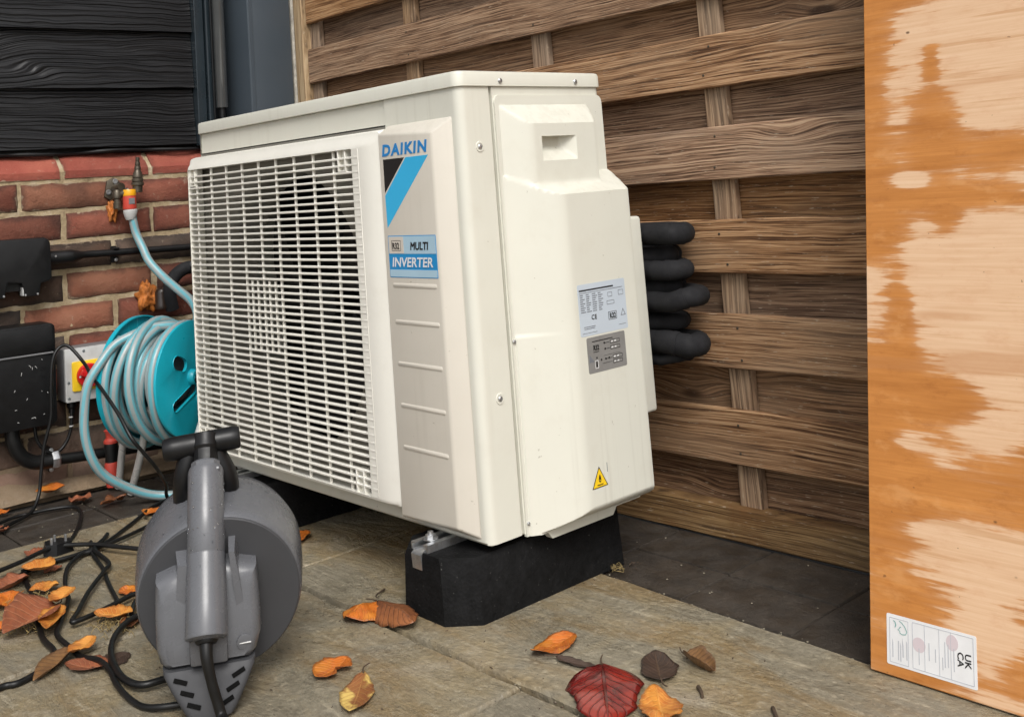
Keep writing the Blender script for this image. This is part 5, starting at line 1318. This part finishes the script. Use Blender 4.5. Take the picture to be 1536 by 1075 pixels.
# ------------------------------------------------------------------ leaves
def leaf(A, Bt, width, m, label, cat='leaf', curl=0.3, fold=0.25, crinkle=0.1, seed=0, z0=0.0, stem=0.0, notch=0.0, roll=0.0, shape=0.9, group='fallen leaves on the paving', flat=False, tilt=(0, 0), ribs=0.003):
    rn = random.Random(seed)
    A = Vector((A[0], A[1])); Bv = Vector((Bt[0], Bt[1])); L = (Bv - A).length; w = max(width, 0.25 * L)
    w = min(w, L * 1.05)
    bm = nb(); uvl = bm.loops.layers.uv.new('UVMap')
    nu, nv = 12, 18
    off = Vector((rn.uniform(0, 50), rn.uniform(0, 50), 0))
    g = []
    for j in range(nv + 1):
        v = j / nv
        ww = math.sin(PI * (v ** shape) * 0.985 + 0.02) ** 0.75 * w / 2
        ww *= 1 + 0.025 * math.sin(v * 60 + seed) + 0.2 * mnoise.noise(Vector((v * 7, seed * 3.1, 0)))
        row = []
        for i in range(nu + 1):
            u = i / nu * 2 - 1
            x = (v - 0.5) * L; y = u * ww
            n1 = mnoise.noise(Vector((x / L * 3.0, y / L * 3.0, 0)) + off); n2 = mnoise.noise(Vector((x / L * 8, y / L * 8, 3)) + off)
            z = fold * abs(u) * ww * 1.2 + curl * L * 0.5 * ((v - 0.5) * 2) ** 2 * 0.5 + crinkle * L * (0.6 * n1 + 0.2 * n2) + roll * (u ** 2) * ww
            z += ribs * L * math.sin((v - abs(u) * 0.25) * 55) * (1 - abs(u)) * 0.5
            if notch and u > 0.2 and abs(v - 0.55) < 0.18: y -= notch * ww * (u - 0.2) * (1 - abs(v - 0.55) / 0.18)
            row.append(bm.verts.new((x, y, z)))
        g.append(row)
    for j in range(nv):
        for i in range(nu):
            f = bm.faces.new((g[j][i], g[j + 1][i], g[j + 1][i + 1], g[j][i + 1]))
            for l, (a, b) in zip(f.loops, ((j, i), (j + 1, i), (j + 1, i + 1), (j, i + 1))): l[uvl].uv = (b / nu, a / nv)
    if tilt != (0, 0):
        bmesh.ops.rotate(bm, verts=bm.verts[:], cent=(0, 0, 0), matrix=Matrix.Rotation(rad(tilt[0]), 3, 'X') @ Matrix.Rotation(rad(tilt[1]), 3, 'Y'))
    mz = min(v.co.z for v in bm.verts)
    for v in bm.verts: v.co.z -= mz - 0.0012
    base_z = sum(v.co.z for v in g[0]) / (nu + 1)
    me = finish(bm, 'leaf', 180); me.materials.append(m)
    c = (A + Bv) / 2
    o = bpy.data.objects.new('leaf', me); COL.objects.link(o)
    o.location = (c.x, c.y, z0); o.rotation_euler = (0, 0, math.atan2(Bv.y - A.y, Bv.x - A.x))
    sm_ = o.modifiers.new('thickness', 'SOLIDIFY'); sm_.thickness = 0.0005
    tag(o, label, cat, group)
    if stem:
        bm = nb(); tube(bm, [(-L / 2 + 0.004, 0, base_z), (-L / 2 - stem * 0.5, rn.uniform(-.004, .004), base_z * 0.7 + 0.002), (-L / 2 - stem, rn.uniform(-.008, .008), base_z * 0.5 + 0.004)], lambda t: 0.0012 - 0.0003 * t, 6, 5)
        s_ = _obj('stem', bm, M['twig'], o, 60)
    return o
leaf((0.124, 0.041), (0.129, -0.050), 0.050, L_ORANGE, 'crinkled orange leaf right of the rubber foot', crinkle=0.16, seed=1, fold=0.1, curl=0.25)
leaf((0.154, -0.030), (0.216, -0.014), 0.020, L_DARK, 'narrow dark leaf touching the large red leaf', seed=2, crinkle=0.1, stem=0.012)
leaf((0.217, -0.003), (0.330, -0.116), 0.098, L_RED, 'large glossy crimson leaf with deep veins', seed=3, crinkle=0.05, fold=-0.12, curl=-0.12, stem=0.022, shape=0.78, ribs=0.008)
leaf((0.310, 0.008), (0.250, 0.068), 0.056, L_DARK, 'dark purple brown leaf with toothed edge right of the red leaf', seed=4, crinkle=0.06, fold=0.1, stem=0.02, shape=0.85, notch=0.35)
leaf((0.288, 0.086), (0.349, 0.071), 0.032, L_OCHRE, 'curled tan leaf with long stem, nearest to the plywood', seed=5, fold=0.7, curl=0.3, stem=0.02, roll=0.5)
leaf((0.318, -0.012), (0.382, -0.075), 0.056, L_AMBER, 'amber leaf at the bottom edge beside the red leaf', seed=6, crinkle=0.14, fold=0.2, shape=1.2)
leaf((-0.069, -0.223), (-0.053, -0.287), 0.056, L_ORANGE, 'notched orange leaf lying alone on the slab below the joint', seed=7, crinkle=0.08, fold=0.25, notch=0.8)
leaf((-0.012, -0.235), (0.065, -0.311), 0.043, L_BICOLOUR, 'brown and yellow pointed leaf with upright stem on the slab', seed=8, crinkle=0.04, fold=0.18, stem=0.026, shape=1.05)
leaf((-0.189, -0.086), (-0.179, -0.152), 0.066, L_ORANGE, 'orange leaf curled against the ribbed brown leaf on the joint', seed=9, crinkle=0.14, fold=-0.35, curl=-0.2)
leaf((-0.187, -0.086), (-0.075, -0.100), 0.062, L_BROWN, 'ribbed brown leaf arched over the slab joint by the rubber foot', seed=10, crinkle=0.05, fold=-0.45, curl=-0.25, stem=0.03, tilt=(8, 0), ribs=0.016)
leaf((-0.803, -0.377), (-0.846, -0.423), 0.075, L_AMBER, 'smooth amber leaf lying over the cables at far left', seed=11, curl=0.5, crinkle=0.08, z0=0.012, fold=0.3)
leaf((-0.722, -0.398), (-0.740, -0.445), 0.048, L_AMBER, 'ragged amber leaf just below the smooth amber leaf', seed=12, crinkle=0.2, z0=0.006)
leaf((-0.816, -0.42), (-0.800, -0.480), 0.045, L_RUSSET, 'russet curled leaf partly under the cables at left edge', seed=13, crinkle=0.15, fold=0.6)
leaf((-0.755, -0.47), (-0.700, -0.512), 0.062, L_ORANGE, 'rust orange crumpled leaf cut by the left edge', seed=14, crinkle=0.22)
leaf((-0.611, -0.443), (-0.560, -0.543), 0.080, L_RUSSET, 'large folded russet leaf lying across the cable at left', seed=15, fold=0.55, crinkle=0.05, curl=0.15, z0=0.010, tilt=(-14, 0), stem=0.02)
leaf((-0.637, -0.405), (-0.597, -0.457), 0.040, L_AMBER, 'upturned amber leaf tip above the folded russet leaf', seed=16, z0=0.018, curl=0.5, fold=0.4)
leaf((-0.596, -0.447), (-0.512, -0.492), 0.042, L_AMBER, 'amber leaf scrap wedged beside the cable under the russet leaf', seed=17, crinkle=0.15, z0=0.010, fold=0.4)
leaf((-0.470, -0.370), (-0.522, -0.412), 0.05, L_AMBER, 'amber oval leaf left of the grey drum', seed=18, curl=0.3, crinkle=0.1, z0=0.008)
leaf((-0.427, -0.481), (-0.366, -0.560), 0.032, L_OCHRE, 'long dry olive brown leaf pointing to the lower left', seed=19, fold=0.8, crinkle=0.06, curl=0.2)
leaf((-0.425, -0.450), (-0.394, -0.500), 0.036, L_AMBER, 'small amber leaf resting on the dark flat leaf', seed=20, z0=0.010, curl=0.5, fold=0.35)
leaf((-0.330, -0.467), (-0.388, -0.508), 0.046, L_RUSSET, 'dark reddish leaf under the small amber leaf', seed=21, crinkle=0.06)
leaf((-0.356, -0.423), (-0.345, -0.484), 0.050, L_DARK, 'flat wet dark leaf inside the round cable loop', seed=22, crinkle=0.02, fold=0.02, curl=0.02)
leaf((-0.581, -0.312), (-0.618, -0.330), 0.036, L_ORANGE, 'small orange scrap against the left side of the drum', seed=23, crinkle=0.2, curl=0.4)
leaf((-0.950, -0.350), (-0.985, -0.374), 0.036, L_RUSSET, 'small russet leaf just left of the plug', seed=24, crinkle=0.18, curl=0.4)
leaf((-1.345, -0.165), (-1.335, -0.235), 0.06, L_ORANGE, 'orange leaf propped on the muddy foot of the brick wall', seed=25, crinkle=0.12, z0=0.018, tilt=(0, 0), curl=0.4)
leaf((-1.275, -0.135), (-1.25, -0.185), 0.05, L_RUSSET, 'crumpled russet leaf on the pavers at the foot of the wall', seed=26, crinkle=0.28, curl=0.5)
leaf((-1.19, -0.08), (-1.165, -0.150), 0.036, L_BROWN, 'twisted brown leaf on the dark pavers under the hose loop', seed=27, crinkle=0.2, fold=0.5)
leaf((-1.037, -0.065), (-1.007, -0.112), 0.05, L_ORANGE, 'orange leaf near the hose end behind the grey tool', seed=28, crinkle=0.2, curl=0.3)
leaf((-0.616, 0.042), (-0.575, -0.008), 0.045, L_ORANGE, 'orange leaf in the shadow under the unit beside the drum', seed=29, crinkle=0.15)
leaf((-1.33, -0.30), (-1.31, -0.33), 0.035, L_ORANGE, 'tiny orange scrap at the left edge by the wall foot', seed=30, crinkle=0.2)
leaf((-1.185, -0.34), (-1.195, -0.372), 0.04, L_RUSSET, 'brown leaf scrap at the left edge on the dark pavers', seed=31, crinkle=0.25, curl=0.5)
leaf((-0.841, -0.355), (-0.826, -0.388), 0.042, L_RUSSET, 'small russet leaf tucked behind the smooth amber leaf', seed=32, crinkle=0.2, curl=0.3)
leaf((-0.630, -0.518), (-0.600, -0.547), 0.04, L_ORANGE, 'orange leaf fragment at the left edge below the crumpled one', seed=33, crinkle=0.2)
leaf((-0.485, -0.368), (-0.44, -0.385), 0.034, L_BROWN, 'broken brown leaf bits under the amber oval leaf', seed=34, crinkle=0.25)
def twig(pts, label, r=0.0016):
    bm = nb(); tube(bm, pts, lambda t: r * (1 - 0.4 * t), 6, 4); o = obj('twig', bm, M['twig'], None, 60); tag(o, label, 'twig', 'twigs on the paving')
twig([(0.352, 0.030, 0.003), (0.362, 0.022, 0.0035), (0.372, 0.012, 0.003)], 'short dark twig right of the amber leaf at the bottom', 0.003)
twig([(0.452, 0.045, 0.003), (0.468, 0.028, 0.005), (0.488, 0.012, 0.003)], 'dark pointed twig at the bottom edge near the plywood', 0.0028)
twig([(-0.245, -0.03, 0.003), (-0.215, -0.068, 0.012), (-0.187, -0.086, 0.02)], 'thin stalk standing above the ribbed brown leaf')

# ------------------------------------------------------------------ fine litter
rd = random.Random(31)
bm = nb()
def crumb(x, y, z, r):
    vs0 = len(bm.verts)
    q = bmesh.ops.create_icosphere(bm, subdivisions=1, radius=r)['verts']
    for v in q: v.co = Vector((v.co.x * rd.uniform(0.7, 1.4) + x, v.co.y * rd.uniform(0.7, 1.4) + y, v.co.z * 0.6 + z + r * 0.4))
for i in range(18):
    x = rd.uniform(-0.1, 0.5); y = rd.uniform(0.26, 0.5); crumb(x, y, -0.004, rd.uniform(0.0007, 0.0021))
for i in range(40):
    x = rd.uniform(-1.34, -1.06); y = rd.uniform(-0.6, 0.2); crumb(x, y, -0.003, rd.uniform(0.0008, 0.0024))
for i in range(90):
    x = rd.uniform(-0.5, 0.8); crumb(x, -0.11 + rd.gauss(0, 0.009), -0.004, rd.uniform(0.0006, 0.0016))
for i in range(50):
    x = rd.uniform(-0.1, 0.5); crumb(x, 0.252 - 0.05 * x + rd.gauss(0, 0.005), -0.003, rd.uniform(0.0006, 0.0016))
o = obj('grit', bm, M['grit'], None, None); tag(o, 'scattered pale grit on the pavers and along the slab joints', 'grit', kind='stuff')
bm = nb()
for i in range(170):
    x = rd.uniform(-0.3, 0.6); y = rd.uniform(-0.5, 0.22); a = rd.uniform(0, PI); l = rd.uniform(0.001, 0.005)
    tube(bm, [(x, y, 0.001), (x + l * math.cos(a), y + l * math.sin(a), 0.0014)], rd.uniform(0.0003, 0.0009), 4, 1)
for i in range(120):
    x = rd.uniform(-0.12, 0.02); y = rd.uniform(0.27, 0.33); a = rd.uniform(0, 2 * PI); l = rd.uniform(0.003, 0.012)
    tube(bm, [(x, y, 0.0), (x + l * math.cos(a), y + l * math.sin(a), rd.uniform(0.0, 0.004))], 0.0006, 4, 1)
o = obj('leaf_litter', bm, M['twig'], None, None); tag(o, 'specks of dark leaf litter on the slabs', 'litter', kind='stuff')
bm = nb()
for cx, cy, n_, s in ((-0.63, -0.49, 150, 0.035), (-0.69, -0.45, 90, 0.02), (-0.47, -0.40, 70, 0.02), (0.0, 0.275, 14, 0.008)):
    for i in range(n_):
        x = cx + rd.gauss(0, s); y = cy + rd.gauss(0, s * 0.8); a = rd.uniform(0, 2 * PI); l = rd.uniform(0.006, 0.02)
        tube(bm, [(x, y, 0.001), (x + l * 0.5 * math.cos(a), y + l * 0.5 * math.sin(a), rd.uniform(0.003, 0.012)), (x + l * math.cos(a + 0.5), y + l * math.sin(a + 0.5), rd.uniform(0.001, 0.01))], 0.0005, 4, 2)
o = obj('dry_moss', bm, M['straw'], None, None); tag(o, 'tufts of dry yellow moss among the leaves and cables', 'moss', kind='stuff')
